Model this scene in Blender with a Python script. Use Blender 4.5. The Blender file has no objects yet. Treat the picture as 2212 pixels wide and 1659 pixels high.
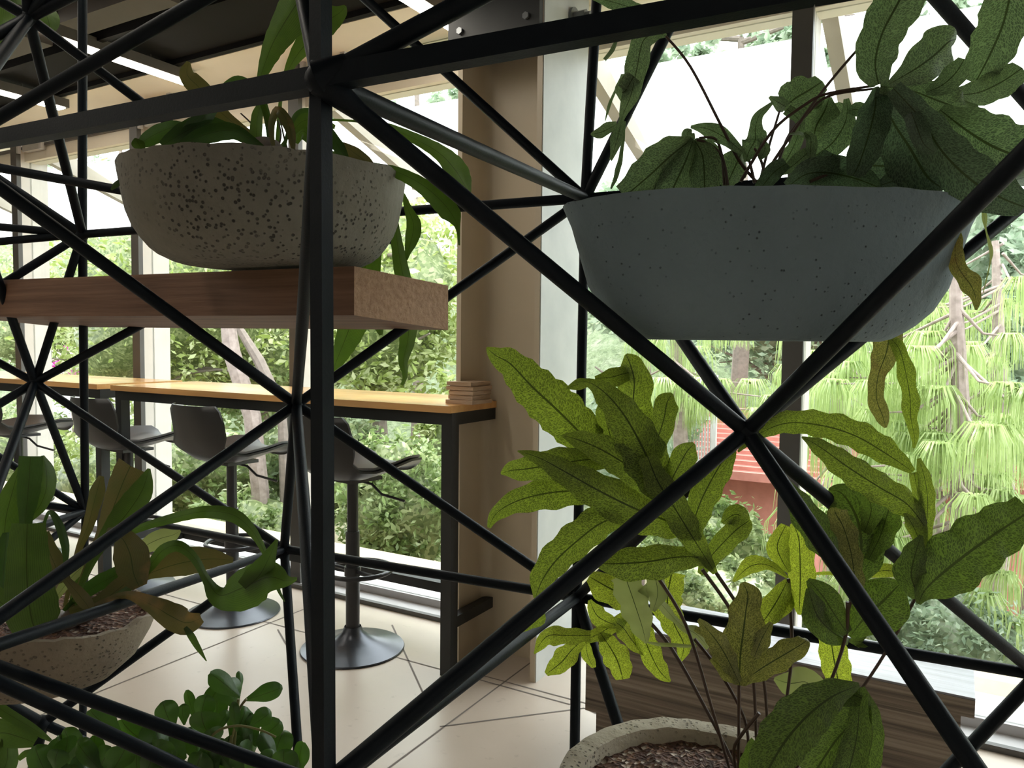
import bpy, math, random
from mathutils import Vector, Matrix
R = math.radians
scn = bpy.context.scene
col = scn.collection

# ---------------------------------------------------------------- camera
FPX = 1661.0; CX, CY = 1106.0, 829.5
EYE = Vector((0, 0, 1.35))
YAW, PITCH, ROLL = R(30), math.atan(92/1661), 0.011
f0 = Vector((-math.sin(YAW), math.cos(YAW), 0)); r0 = Vector((math.cos(YAW), math.sin(YAW), 0)); z0 = Vector((0, 0, 1))
F = (f0*math.cos(PITCH) - z0*math.sin(PITCH)).normalized()
u0 = (z0*math.cos(PITCH) + f0*math.sin(PITCH)).normalized()
RR = (r0*math.cos(ROLL) + u0*math.sin(ROLL)).normalized()
UU = (u0*math.cos(ROLL) - r0*math.sin(ROLL)).normalized()
cam_d = bpy.data.cameras.new('camera'); cam = bpy.data.objects.new('camera', cam_d); col.objects.link(cam)
cam_d.sensor_width = 36; cam_d.lens = FPX/2212*36; cam_d.clip_start = 0.02; cam_d.clip_end = 200
m3 = Matrix((RR, UU, -F)).transposed()
cam.matrix_world = Matrix.Translation(EYE) @ m3.to_4x4()
scn.camera = cam

# ---------------------------------------------------------------- world, sun, exposure
w = bpy.data.worlds.new('sky'); scn.world = w; w.use_nodes = True
wn = w.node_tree.nodes; wl = w.node_tree.links; wn.clear()
wo = wn.new('ShaderNodeOutputWorld'); bg = wn.new('ShaderNodeBackground')
bg.inputs[0].default_value = (0.93, 0.97, 1.0, 1); bg.inputs[1].default_value = 4.5
wl.new(bg.outputs[0], wo.inputs[0])
sd = bpy.data.lights.new('sun', 'SUN'); sd.energy = 4.0; sd.angle = R(6); sd.color = (1, .96, .86)
so = bpy.data.objects.new('sun', sd); col.objects.link(so)
so.rotation_euler = Vector((-.55, .62, 1.35)).to_track_quat('Z', 'Y').to_euler()
vs = scn.view_settings
vs.view_transform = 'Standard'; vs.look = 'None'; vs.gamma = 1; vs.use_curve_mapping = False; vs.exposure = 0.5

# ---------------------------------------------------------------- measuring helpers
def ray(x, y): return (F + RR*((x-CX)/FPX) + UU*((CY-y)/FPX))
def P(x, y, d): return EYE + ray(x, y)*d
def onY(x, y, Y): r = ray(x, y); return EYE + r*(Y/r.y)
def onZ(x, y, Z): r = ray(x, y); return EYE + r*((Z-EYE.z)/r.z)
def cr(a, b, c, d, t):
    return 0.5*((2*b) + (c-a)*t + (2*a-5*b+4*c-d)*t*t + (3*b-a-3*c+d)*t*t*t)

# ---------------------------------------------------------------- materials
MATS = {}
def nt(name):
    m = bpy.data.materials.new(name); m.use_nodes = True; t = m.node_tree; t.nodes.clear(); MATS[name] = m
    o = t.nodes.new('ShaderNodeOutputMaterial'); return m, t, o
def N(t, k, **kw):
    n = t.nodes.new(k)
    for a, b in kw.items():
        if a.startswith('_'): setattr(n, a[1:], b)
    return n
def rgba(c): return (c[0], c[1], c[2], 1)
def ramp(t, fac, stops):
    r = t.nodes.new('ShaderNodeValToRGB'); e = r.color_ramp.elements
    e[0].position, e[0].color = stops[0][0], rgba(stops[0][1]); e[1].position, e[1].color = stops[-1][0], rgba(stops[-1][1])
    for p, c in stops[1:-1]: k = e.new(p); k.color = rgba(c)
    t.links.new(fac, r.inputs[0]); return r.outputs[0]
def noise(t, scale, detail=4, vec=None, rough=.55):
    n = t.nodes.new('ShaderNodeTexNoise'); n.inputs['Scale'].default_value = scale; n.inputs['Detail'].default_value = detail; n.inputs['Roughness'].default_value = rough
    if vec: t.links.new(vec, n.inputs['Vector'])
    return n.outputs['Fac']
def coords(t, which='Object', scale=(1, 1, 1), rot=(0, 0, 0)):
    c = t.nodes.new('ShaderNodeTexCoord'); m = t.nodes.new('ShaderNodeMapping'); m.inputs['Scale'].default_value = scale; m.inputs['Rotation'].default_value = rot
    t.links.new(c.outputs[which], m.inputs[0]); return m.outputs[0]
def bump(t, h, strength, dist=.01):
    b = t.nodes.new('ShaderNodeBump'); b.inputs['Strength'].default_value = strength; b.inputs['Distance'].default_value = dist
    t.links.new(h, b.inputs['Height']); return b.outputs[0]
def plain(name, c, rough=.6, metal=0, emit=None, es=1, spec=.5, c2=None, ns=8, bs=0):
    m, t, o = nt(name); b = t.nodes.new('ShaderNodeBsdfPrincipled')
    b.inputs['Roughness'].default_value = rough; b.inputs['Metallic'].default_value = metal; b.inputs['Specular IOR Level'].default_value = spec
    vec = coords(t); n = noise(t, ns, 5, vec)
    t.links.new(ramp(t, n, [(.3, c), (.7, c2 or tuple(k*.88 for k in c))]), b.inputs['Base Color'])
    if bs: t.links.new(bump(t, noise(t, ns*12, 4, vec), bs, .004), b.inputs['Normal'])
    if emit: b.inputs['Emission Color'].default_value = rgba(emit); b.inputs['Emission Strength'].default_value = es
    t.links.new(b.outputs[0], o.inputs[0]); return m
def mixs(t, fac, a, b):
    m = t.nodes.new('ShaderNodeMixShader')
    if isinstance(fac, (int, float)): m.inputs[0].default_value = fac
    else: t.links.new(fac, m.inputs[0])
    t.links.new(a, m.inputs[1]); t.links.new(b, m.inputs[2]); return m.outputs[0]
def leafmat(name, c1, c2, trans=.45, tc=None, rough=.45, kind='strap', rib=(.03, .045, .01), ns=14, brown=None):
    """thin leaf: reflects and lets light through; veins come from the blade's own UVs"""
    m, t, o = nt(name)
    vec = coords(t, 'Object'); n = noise(t, ns, 5, vec)
    base = ramp(t, n, [(.3, c1), (.7, c2)])
    uv = t.nodes.new('ShaderNodeTexCoord').outputs['UV']
    sep = t.nodes.new('ShaderNodeSeparateXYZ'); t.links.new(uv, sep.inputs[0])
    a = N(t, 'ShaderNodeMath', _operation='SUBTRACT'); t.links.new(sep.outputs[0], a.inputs[0]); a.inputs[1].default_value = .5
    ab = N(t, 'ShaderNodeMath', _operation='ABSOLUTE'); t.links.new(a.outputs[0], ab.inputs[0])
    ribf = N(t, 'ShaderNodeMath', _operation='LESS_THAN'); t.links.new(ab.outputs[0], ribf.inputs[0]); ribf.inputs[1].default_value = .022 if kind == 'fern' else .012
    mp = t.nodes.new('ShaderNodeMapping'); t.links.new(uv, mp.inputs[0])
    if kind == 'fern':      # fine net of veins running obliquely from the midrib
        cb = N(t, 'ShaderNodeCombineXYZ'); k = N(t, 'ShaderNodeMath', _operation='MULTIPLY_ADD')
        t.links.new(ab.outputs[0], k.inputs[0]); k.inputs[1].default_value = -.06; t.links.new(sep.outputs[1], k.inputs[2])
        t.links.new(ab.outputs[0], cb.inputs[0]); t.links.new(k.outputs[0], cb.inputs[1]); t.links.new(cb.outputs[0], mp.inputs[0])
        mp.inputs['Scale'].default_value = (16, 330, 1)
        v = t.nodes.new('ShaderNodeTexVoronoi'); v.feature = 'DISTANCE_TO_EDGE'; v.inputs['Scale'].default_value = 1; t.links.new(mp.outputs[0], v.inputs['Vector'])
        vein = ramp(t, v.outputs['Distance'], [(.02, (1, 1, 1)), (.16, (0, 0, 0))]); vc = tuple(k*2.7 for k in c2)
        vf = .7
    elif kind == 'strap':
        mp.inputs['Scale'].default_value = (7, 3, 1)
        v = t.nodes.new('ShaderNodeTexWave'); v.bands_direction = 'X'; v.inputs['Scale'].default_value = 1; v.inputs['Distortion'].default_value = 1.5; t.links.new(mp.outputs[0], v.inputs['Vector'])
        vein = ramp(t, v.outputs['Fac'], [(.86, (0, 0, 0)), (1, (1, 1, 1))]); vc = tuple(k*.45 for k in c1); vf = .6
    else:
        mp.inputs['Scale'].default_value = (3, 60, 1)
        vein = noise(t, 2, 2, mp.outputs[0]); vc = c2; vf = .3
    mx = N(t, 'ShaderNodeMix', _data_type='RGBA'); mu = N(t, 'ShaderNodeMath', _operation='MULTIPLY'); t.links.new(vein, mu.inputs[0]); mu.inputs[1].default_value = vf
    t.links.new(mu.outputs[0], mx.inputs[0]); t.links.new(base, mx.inputs[6]); mx.inputs[7].default_value = rgba(vc)
    mx2 = N(t, 'ShaderNodeMix', _data_type='RGBA'); t.links.new(ribf.outputs[0], mx2.inputs[0]); t.links.new(mx.outputs[2], mx2.inputs[6]); mx2.inputs[7].default_value = rgba(rib)
    outc = mx2.outputs[2]
    if brown:
        n2 = noise(t, 9, 4, vec); bf = ramp(t, n2, [(.60, (0, 0, 0)), (.72, (1, 1, 1))])
        mx3 = N(t, 'ShaderNodeMix', _data_type='RGBA'); t.links.new(bf, mx3.inputs[0]); t.links.new(outc, mx3.inputs[6]); mx3.inputs[7].default_value = rgba(brown); outc = mx3.outputs[2]
    b = t.nodes.new('ShaderNodeBsdfPrincipled'); b.inputs['Roughness'].default_value = rough; t.links.new(outc, b.inputs['Base Color'])
    t.links.new(bump(t, noise(t, 120, 3, vec), .25, .002), b.inputs['Normal'])
    tr = t.nodes.new('ShaderNodeBsdfTranslucent')
    gm = N(t, 'ShaderNodeMix', _data_type='RGBA', _blend_type='MULTIPLY'); gm.inputs[0].default_value = 1; t.links.new(outc, gm.inputs[6]); gm.inputs[7].default_value = rgba(tc or (1.5, 1.4, .6))
    t.links.new(gm.outputs[2], tr.inputs[0])
    t.links.new(mixs(t, trans, b.outputs[0], tr.outputs[0]), o.inputs[0]); return m

plain('black_steel', (.004, .0065, .010), .5, .0, c2=(.006, .009, .013), ns=20, bs=.1, spec=.14)  # black steel with the bluish glare mixed into its colour
plain('black_frame', (.012, .014, .015), .5, 0, c2=(.018, .02, .02))
plain('satin_black', (.035, .036, .04), .3, .3)
plain('seat_plastic', (.016, .016, .017), .45, bs=.05, ns=30)
plain('seat_pad', (.18, .18, .19), .5)
plain('base_metal', (.09, .095, .11), .3, .7)
plain('mullion_dark', (.10, .095, .09), .5)
plain('fin_white', (.72, .67, .62), .5, c2=(.66, .62, .57))
plain('column_paint', (.60, .51, .38), .4, c2=(.54, .46, .345), ns=3, bs=.05)
plain('column_lit_side', (.62, .63, .61), .5, c2=(.52, .54, .53), ns=5)  # flange side as lit by the window, the light put into the colour
plain('soffit', (.86, .78, .66), .6, c2=(.80, .73, .62), ns=3)
plain('ceiling_black', (.007, .0065, .0065), .8, spec=.2)
plain('baffle_brown', (.06, .045, .034), .55)
plain('wall_paint', (.62, .58, .52), .8)
plain('led', (.9, .9, .85), .5, emit=(1, .93, .8), es=14)
plain('housing', (.12, .11, .10), .5)
plain('sill_white', (.50, .48, .48), .5, c2=(.44, .42, .42))
plain('outer_wall', (.50, .42, .30), .8, c2=(.36, .31, .2), ns=4, bs=.2)
plain('garden_soil', (.09, .10, .04), .9, c2=(.18, .15, .10), ns=2, bs=.3)
plain('bark', (.26, .21, .18), .9, c2=(.17, .14, .12), ns=20, bs=.5)
plain('bark_pale', (.36, .29, .26), .9, c2=(.22, .17, .15), ns=18, bs=.4)
plain('red_roof', (.42, .15, .12), .8, c2=(.34, .11, .09))
plain('red_wall', (.55, .22, .18), .8, c2=(.45, .17, .14))
plain('pink_tile', (.55, .38, .34), .8)
plain('pale_wall', (.55, .53, .52), .8)
plain('grey_metal', (.42, .40, .38), .5, c2=(.36, .34, .32))
plain('bolt', (.2, .21, .22), .35, .6)
plain('stem_dark', (.06, .03, .018), .5)
plain('stem_green', (.16, .15, .05), .5)
plain('magenta', (.6, .02, .4), .6)
plain('arm_beige', (.45, .40, .34), .6)

def concrete(name, c1, c2, pitscale=60, pit=.08, rough=.85):
    m, t, o = nt(name); b = t.nodes.new('ShaderNodeBsdfPrincipled'); b.inputs['Roughness'].default_value = rough
    vec = coords(t); n = noise(t, 5, 8, vec, .65)
    v = t.nodes.new('ShaderNodeTexVoronoi'); v.inputs['Scale'].default_value = pitscale; t.links.new(vec, v.inputs['Vector'])
    gate = noise(t, 6, 3, vec)
    pm = ramp(t, v.outputs['Distance'], [(pit, (1, 1, 1)), (pit+.12, (0, 0, 0))])
    gm = ramp(t, gate, [(.42, (0, 0, 0)), (.58, (1, 1, 1))])
    mu = N(t, 'ShaderNodeMath', _operation='MULTIPLY'); t.links.new(pm, mu.inputs[0]); t.links.new(gm, mu.inputs[1])
    mx = N(t, 'ShaderNodeMix', _data_type='RGBA'); t.links.new(mu.outputs[0], mx.inputs[0])
    t.links.new(ramp(t, n, [(.25, c1), (.75, c2)]), mx.inputs[6]); mx.inputs[7].default_value = rgba(tuple(k*.18 for k in c1))
    t.links.new(mx.outputs[2], b.inputs['Base Color'])
    inv = N(t, 'ShaderNodeMath', _operation='MULTIPLY_ADD'); t.links.new(mu.outputs[0], inv.inputs[0]); inv.inputs[1].default_value = -1.5; t.links.new(noise(t, 40, 6, vec), inv.inputs[2])
    t.links.new(bump(t, inv.outputs[0], .8, .006), b.inputs['Normal'])
    t.links.new(b.outputs[0], o.inputs[0]); return m
concrete('concrete_grey', (.25, .23, .19), (.15, .14, .115), 95, .2)
concrete('concrete_smooth', (.17, .225, .26), (.135, .18, .21), 90, .03)  # grey concrete with the bluish veil of the glass mixed in
concrete('concrete_brown', (.30, .245, .18), (.17, .135, .10), 110, .2)
concrete('concrete_rough', (.50, .44, .34), (.34, .29, .22), 120, .22)

def wood(name, c1, c2, c3, scale=(2, 30, 30), rough=.45, b_=.4, spec=.4):
    m, t, o = nt(name); b = t.nodes.new('ShaderNodeBsdfPrincipled'); b.inputs['Roughness'].default_value = rough; b.inputs['Specular IOR Level'].default_value = spec
    vec = coords(t, 'Object', scale); n = noise(t, 1, 8, vec, .6)
    t.links.new(ramp(t, n, [(.3, c1), (.5, c2), (.72, c3)]), b.inputs['Base Color'])
    t.links.new(bump(t, n, b_, .006), b.inputs['Normal']); t.links.new(b.outputs[0], o.inputs[0]); return m
wood('timber_dark', (.10, .045, .025), (.17, .085, .05), (.24, .13, .08), (2, 30, 60), .6)
wood('timber_end', (.34, .19, .11), (.42, .25, .15), (.5, .31, .19), (90, 90, 90), .7, .6)
wood('tabletop', (.60, .31, .11), (.70, .38, .14), (.78, .46, .19), (1.2, 16, 16), .22, .05, .6)
wood('old_wood', (.08, .062, .05), (.24, .19, .15), (.42, .35, .28), (1.0, 12, 70), .75, .9)
wood('bench_top', (.20, .20, .22), (.30, .30, .34), (.40, .41, .46), (2, 40, 40), .28, .2, .8)
wood('raw_wood', (.36, .24, .15), (.5, .36, .25), (.62, .48, .36), (6, 6, 50), .7, .5)

def floor_mat():
    m, t, o = nt('floor_tile'); b = t.nodes.new('ShaderNodeBsdfPrincipled'); b.inputs['Roughness'].default_value = .32
    vec = coords(t); n = noise(t, 1.3, 6, vec); n2 = noise(t, 22, 3, vec)
    a = ramp(t, n, [(.3, (.50, .42, .34)), (.7, (.60, .51, .43))]); c = ramp(t, n2, [(.28, (.72, .70, .68)), (.36, (1, 1, 1))])
    mx = N(t, 'ShaderNodeMix', _data_type='RGBA', _blend_type='MULTIPLY'); mx.inputs[0].default_value = .5; t.links.new(a, mx.inputs[6]); t.links.new(c, mx.inputs[7])
    t.links.new(mx.outputs[2], b.inputs['Base Color']); t.links.new(b.outputs[0], o.inputs[0])
floor_mat(); plain('grout', (.20, .17, .15), .9)

def glassmat():
    m, t, o = nt('window_glass'); tr = t.nodes.new('ShaderNodeBsdfTransparent'); tr.inputs[0].default_value = (.96, .98, .97, 1)
    g = t.nodes.new('ShaderNodeBsdfGlossy'); g.inputs['Roughness'].default_value = .01
    lw = t.nodes.new('ShaderNodeLayerWeight'); lw.inputs[0].default_value = .5
    pw = N(t, 'ShaderNodeMath', _operation='POWER'); t.links.new(lw.outputs['Facing'], pw.inputs[0]); pw.inputs[1].default_value = 4.0
    ma = N(t, 'ShaderNodeMath', _operation='MULTIPLY_ADD'); t.links.new(pw.outputs[0], ma.inputs[0]); ma.inputs[1].default_value = .35; ma.inputs[2].default_value = .012
    t.links.new(mixs(t, ma.outputs[0], tr.outputs[0], g.outputs[0]), o.inputs[0])
glassmat()
def awnmat():
    m, t, o = nt('frosted_panel'); tr = t.nodes.new('ShaderNodeBsdfTranslucent'); tr.inputs[0].default_value = (.95, .97, .97, 1)
    d = t.nodes.new('ShaderNodeBsdfDiffuse'); d.inputs[0].default_value = (.9, .92, .92, 1)
    vec = coords(t); n = noise(t, 3, 2, vec)
    f = ramp(t, n, [(.3, (.7, .7, .7)), (.7, (.8, .8, .8))])
    t.links.new(mixs(t, f, d.outputs[0], tr.outputs[0]), o.inputs[0])
awnmat()
def soilmat():
    m, t, o = nt('potting_soil'); b = t.nodes.new('ShaderNodeBsdfPrincipled'); b.inputs['Roughness'].default_value = .8
    vec = coords(t); v = t.nodes.new('ShaderNodeTexVoronoi'); v.inputs['Scale'].default_value = 130; t.links.new(vec, v.inputs['Vector'])
    sp = t.nodes.new('ShaderNodeSeparateColor'); t.links.new(v.outputs['Color'], sp.inputs[0])
    t.links.new(ramp(t, sp.outputs[0], [(.0, (.05, .02, .012)), (.6, (.13, .055, .035)), (.85, (.24, .12, .07)), (1, (.6, .5, .42))]), b.inputs['Base Color'])
    t.links.new(bump(t, v.outputs['Distance'], 1, .01), b.inputs['Normal']); t.links.new(b.outputs[0], o.inputs[0])
soilmat()
leafmat('leaf_strap', (.045, .08, .02), (.075, .12, .032), .42, (1.3, 1.5, .45), kind='strap')
leafmat('leaf_strap_dark', (.03, .065, .018), (.05, .095, .025), .35, (1.3, 1.5, .5), kind='strap')
leafmat('leaf_dry', (.12, .095, .045), (.075, .085, .03), .35, (1.3, 1.2, .6), kind='strap', brown=(.22, .13, .06))
leafmat('leaf_fern', (.062, .09, .018), (.10, .135, .03), .5, (1.5, 1.45, .5), kind='fern')
leafmat('leaf_fern_light', (.12, .16, .028), (.165, .21, .042), .55, (1.5, 1.4, .5), kind='fern')
leafmat('leaf_fern_dark', (.035, .06, .014), (.055, .085, .02), .38, (1.4, 1.4, .6), kind='fern')
leafmat('leaf_fern_veiled', (.06, .09, .05), (.085, .12, .06), .5, (1.15, 1.25, .9), kind='fern')  # bluish veil of the glass mixed into the leaf green
leafmat('leaf_fern_veiled_dark', (.038, .062, .042), (.055, .082, .05), .42, (1.15, 1.25, .9), kind='fern')  # darker version, same veil in the colour
leafmat('leaf_fern_brown', (.075, .09, .025), (.12, .125, .045), .42, (1.4, 1.25, .6), kind='fern', brown=(.11, .06, .035))
leafmat('leaf_pale', (.30, .32, .16), (.22, .26, .10), .5, (1.2, 1.2, .8), kind='plain')
leafmat('leaf_fat', (.035, .08, .022), (.06, .125, .03), .35, (1.3, 1.5, .4), rough=.3, kind='plain')
def treeleaf(name, c1, c2, c3, trans=.45, sc=9):
    m, t, o = nt(name); vec = coords(t); v = t.nodes.new('ShaderNodeTexVoronoi'); v.inputs['Scale'].default_value = sc; t.links.new(vec, v.inputs['Vector'])
    sp = t.nodes.new('ShaderNodeSeparateColor'); t.links.new(v.outputs['Color'], sp.inputs[0])
    c = ramp(t, sp.outputs[0], [(0, c1), (.5, c2), (1, c3)])
    b = t.nodes.new('ShaderNodeBsdfPrincipled'); b.inputs['Roughness'].default_value = .4; t.links.new(c, b.inputs['Base Color'])
    tr = t.nodes.new('ShaderNodeBsdfTranslucent'); t.links.new(c, tr.inputs[0])
    t.links.new(mixs(t, trans, b.outputs[0], tr.outputs[0]), o.inputs[0])
treeleaf('tree_yellow', (.22, .29, .06), (.34, .42, .13), (.66, .70, .42))
treeleaf('tree_green', (.14, .21, .06), (.24, .33, .12), (.48, .54, .30))
treeleaf('tree_dark', (.11, .16, .07), (.19, .25, .11), (.38, .42, .24))
treeleaf('tree_misty', (.24, .33, .22), (.33, .42, .29), (.48, .55, .42))  # haze put into the leaf colour, no real mist in the scene
treeleaf('pine_needles', (.27, .37, .12), (.38, .49, .18), (.50, .60, .28), .5)  # needles paled in colour for the same haze
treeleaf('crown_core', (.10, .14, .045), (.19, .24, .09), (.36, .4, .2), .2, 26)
treeleaf('crown_core_misty', (.22, .29, .18), (.29, .36, .24), (.4, .45, .34), .2, 20)  # crown filling with the haze in its colour

# ---------------------------------------------------------------- mesh helpers
class MB:
    def __init__(s): s.v = []; s.f = []; s.m = []; s.uv = []; s.mats = []
    def mi(s, mat):
        if mat not in s.mats: s.mats.append(mat)
        return s.mats.index(mat)
    def face(s, idx, mi, uv=None): s.f.append(idx); s.m.append(mi); s.uv.append(uv or [(0, 0)]*len(idx))
    def box(s, x0, x1, y0, y1, z0_, z1, mat, M=None):
        b = len(s.v)
        for p in ((x0, y0, z0_), (x1, y0, z0_), (x1, y1, z0_), (x0, y1, z0_), (x0, y0, z1), (x1, y0, z1), (x1, y1, z1), (x0, y1, z1)):
            p = Vector(p); s.v.append(M @ p if M else p)
        k = s.mi(mat)
        for q in ((0, 3, 2, 1), (4, 5, 6, 7), (0, 1, 5, 4), (1, 2, 6, 5), (2, 3, 7, 6), (3, 0, 4, 7)): s.face([b+i for i in q], k)
    def hexa(s, pts, mat, mats=None):
        """8 corners, bottom ring then top ring"""
        b = len(s.v); s.v += [Vector(p) for p in pts]
        for j, q in enumerate(((0, 3, 2, 1), (4, 5, 6, 7), (0, 1, 5, 4), (1, 2, 6, 5), (2, 3, 7, 6), (3, 0, 4, 7))):
            s.face([b+i for i in q], s.mi(mats[j] if mats else mat))
    def tube(s, pts, r, mat, n=12, square=False, cap=True, up=None):
        pts = [Vector(p) for p in pts]; k = s.mi(mat); rs = r if isinstance(r, (list, tuple)) else [r]*len(pts)
        prev = None; rings = []
        for i, p in enumerate(pts):
            t = (pts[min(i+1, len(pts)-1)] - pts[max(i-1, 0)]).normalized()
            a = prev if prev else (up or (Vector((0, 0, 1)) if abs(t.z) < .9 else Vector((0, 1, 0))))
            a = (a - t*a.dot(t)).normalized(); prev = a; c = t.cross(a)
            b = len(s.v); nn = 4 if square else n
            for j in range(nn):
                an = 2*math.pi*j/nn + (math.pi/4 if square else 0); q = rs[i]*(1.414 if square else 1)
                s.v.append(p + a*math.cos(an)*q + c*math.sin(an)*q)
            rings.append((b, nn))
        for (b0, nn), (b1, _) in zip(rings, rings[1:]):
            for j in range(nn): s.face([b0+j, b0+(j+1) % nn, b1+(j+1) % nn, b1+j], k)
        if cap:
            b0, nn = rings[0]; s.face([b0+j for j in range(nn)][::-1], k); b1, nn = rings[-1]; s.face([b1+j for j in range(nn)], k)
    def lathe(s, prof, mat, c=(0, 0, 0), n=48, sx=1, sy=1, closed=False):
        c = Vector(c); b = len(s.v); k = s.mi(mat)
        for r, z in prof:
            for j in range(n): a = 2*math.pi*j/n; s.v.append(c + Vector((math.cos(a)*r*sx, math.sin(a)*r*sy, z)))
        for i in range(len(prof)-1):
            for j in range(n): s.face([b+i*n+j, b+i*n+(j+1) % n, b+(i+1)*n+(j+1) % n, b+(i+1)*n+j], k)
        if closed: s.face([b+j for j in range(n)][::-1], k); e = b+(len(prof)-1)*n; s.face([e+j for j in range(n)], k)
    def ball(s, c, r, mat, n=10, sq=(1, 1, 1)):
        prof = [(math.sin(math.pi*i/n)*r*sq[0], -math.cos(math.pi*i/n)*r*sq[2]) for i in range(n+1)]
        prof[0] = (r*.02, prof[0][1]); prof[-1] = (r*.02, prof[-1][1]); s.lathe(prof, mat, c, 2*n, closed=True)
    def build(s, name, parent=None, smooth=True, angle=40):
        me = bpy.data.meshes.new(name); base = Vector((0, 0, 0))
        inv = parent.matrix_world.inverted() if parent else None
        me.from_pydata([inv @ v if inv else v for v in s.v], [], s.f)
        for mt in s.mats: me.materials.append(MATS[mt])
        me.polygons.foreach_set('material_index', s.m)
        ul = me.uv_layers.new(name='UVMap'); flat = []
        for u in s.uv:
            for q in u: flat += [q[0], q[1]]
        ul.data.foreach_set('uv', flat)
        if smooth:
            me.polygons.foreach_set('use_smooth', [True]*len(me.polygons)); me.set_sharp_from_angle(angle=R(angle))
        me.update(); o = bpy.data.objects.new(name, me); col.objects.link(o)
        if parent: o.parent = parent
        return o
def tag(o, label, cat, group=None, kind=None):
    if label: o['label'] = label
    if cat: o['category'] = cat
    if group: o['group'] = group
    if kind: o['kind'] = kind
    return o
def struct(o): o['kind'] = 'structure'; return o
def empty(name, loc=(0, 0, 0), rz=0):
    o = bpy.data.objects.new(name, None); o.empty_display_size = .1; o.location = loc; o.rotation_euler = (0, 0, rz); col.objects.link(o)
    o.matrix_world = Matrix.Translation(Vector(loc)) @ Matrix.Rotation(rz, 4, 'Z'); return o
def copy_tree(o, parent=None):
    c = o.copy(); col.objects.link(c)
    if parent: c.parent = parent
    for ch in list(o.children): copy_tree(ch, c)
    return c

rnd = random.Random(7)
def blade(mb, pts, mat, tilt=20, fold=.18, wav=0.0, nw=9, seg=5, thick=True):
    """one leaf blade laid along a curved midrib; pts = (x, y, depth, width) read off the photograph"""
    P3 = [P(x, y, d) for x, y, d, w_ in pts]; W = [w_*d/FPX for x, y, d, w_ in pts]
    n = len(P3); out = []; ws = []
    for i in range(n-1):
        a, b, c, d = P3[max(i-1, 0)], P3[i], P3[i+1], P3[min(i+2, n-1)]
        wa, wb, wc, wd = W[max(i-1, 0)], W[i], W[i+1], W[min(i+2, n-1)]
        for k in range(seg):
            t = k/seg; out.append(cr(a, b, c, d, t)); ws.append(max(.0006, cr(wa, wb, wc, wd, t)))
    out.append(P3[-1]); ws.append(max(W[-1], .0006))
    ti = R(tilt); k = mb.mi(mat); us = (-1, -.7, -.36, 0, .36, .7, 1); b0 = len(mb.v); L = 0; ph = rnd.random()*6; ph2 = rnd.random()*6; vs_ = []
    prevn = None
    for i, p in enumerate(out):
        T = (out[min(i+1, len(out)-1)] - out[max(i-1, 0)]); T = T.normalized() if T.length > 1e-7 else Vector((0, 0, 1))
        V = (p - EYE).normalized(); lat = T.cross(V)
        if lat.length < .2: lat = T.cross(RR) if prevn is None else prevn
        lat.normalize()
        if prevn is not None and lat.dot(prevn) < 0: lat = -lat
        prevn = lat.copy(); nn = lat.cross(T).normalized()
        la = (lat*math.cos(ti) + nn*math.sin(ti)); nb = la.cross(T).normalized()
        if i: L += (p - out[i-1]).length
        vs_.append(L); h = ws[i]/2/max(.5, math.cos(ti))
        for u in us:
            wl_ = 1 + wav*(math.sin(L*nw*24 + (ph if u > 0 else ph2)) * .5)*(abs(u) > .5)
            rip = wav*h*.9*math.sin(L*nw*24 + (ph if u > 0 else ph2)+1.2)*abs(u)**2
            mb.v.append(p + la*(u*h*wl_) + nb*(-fold*h*(1-abs(u)) + rip))
    m_ = len(us)
    for i in range(len(out)-1):
        for j in range(m_-1):
            q = [b0+i*m_+j, b0+i*m_+j+1, b0+(i+1)*m_+j+1, b0+(i+1)*m_+j]
            mb.face(q, k, [(us[j]*.5+.5, vs_[i]), (us[j+1]*.5+.5, vs_[i]), (us[j+1]*.5+.5, vs_[i+1]), (us[j]*.5+.5, vs_[i+1])])
def dep(pts, d0, dz=0):
    n = len(pts)
    return [(p[0], p[1], d0 + dz*(i/(n-1)), p[2]) for i, p in enumerate(pts)]

# ================================================================ SETTING
YG = 3.12                                              # plane of the window glass
mb = MB(); mb.box(-13, 5, -4, YG+.02, -.1, 0, 'floor_tile')
def joint(a, b, w_=.0035):
    a, b = Vector(a), Vector(b); d = (b-a).normalized(); s = Vector((-d.y, d.x, 0))*w_
    k = mb.mi('grout'); i = len(mb.v); mb.v += [a-s, b-s, b+s, a+s]
    for q in range(4): mb.v[i+q].z = .0012
    mb.face([i, i+1, i+2, i+3], k)
for px, py in ((200, 1500), (840, 1659)):
    g = onZ(px, py, 0)
    joint((g.x, -1, 0), (g.x, 3.0, 0))
g1, g2 = onZ(200, 1500, 0), onZ(840, 1659, 0); dx = abs(g2.x-g1.x)
for k in range(1, 5): joint((g1.x-dx*k, -1, 0), (g1.x-dx*k, 3.0, 0)); joint((g2.x+dx*k, -1, 0), (g2.x+dx*k, 3.0, 0))
g = onZ(900, 1432, 0); joint((-12, g.y, 0), (-1.2, g.y, 0)); g = onZ(1200, 1502, 0); joint((-1.75, g.y, 0), (4, g.y, 0))
joint((-12, 1.2, 0), (4, 1.2, 0)); joint((-12, .1, 0), (4, .1, 0))
joint(onZ(847, 1350, 0), onZ(915, 1500, 0)); joint(onZ(950, 1570, 0), onZ(1262, 1530, 0)); joint(onZ(1262, 1530, 0), onZ(1420, 1600, 0))
joint(onZ(620, 1395, 0), onZ(600, 1360, 0))
struct(mb.build('floor', smooth=False))

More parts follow.
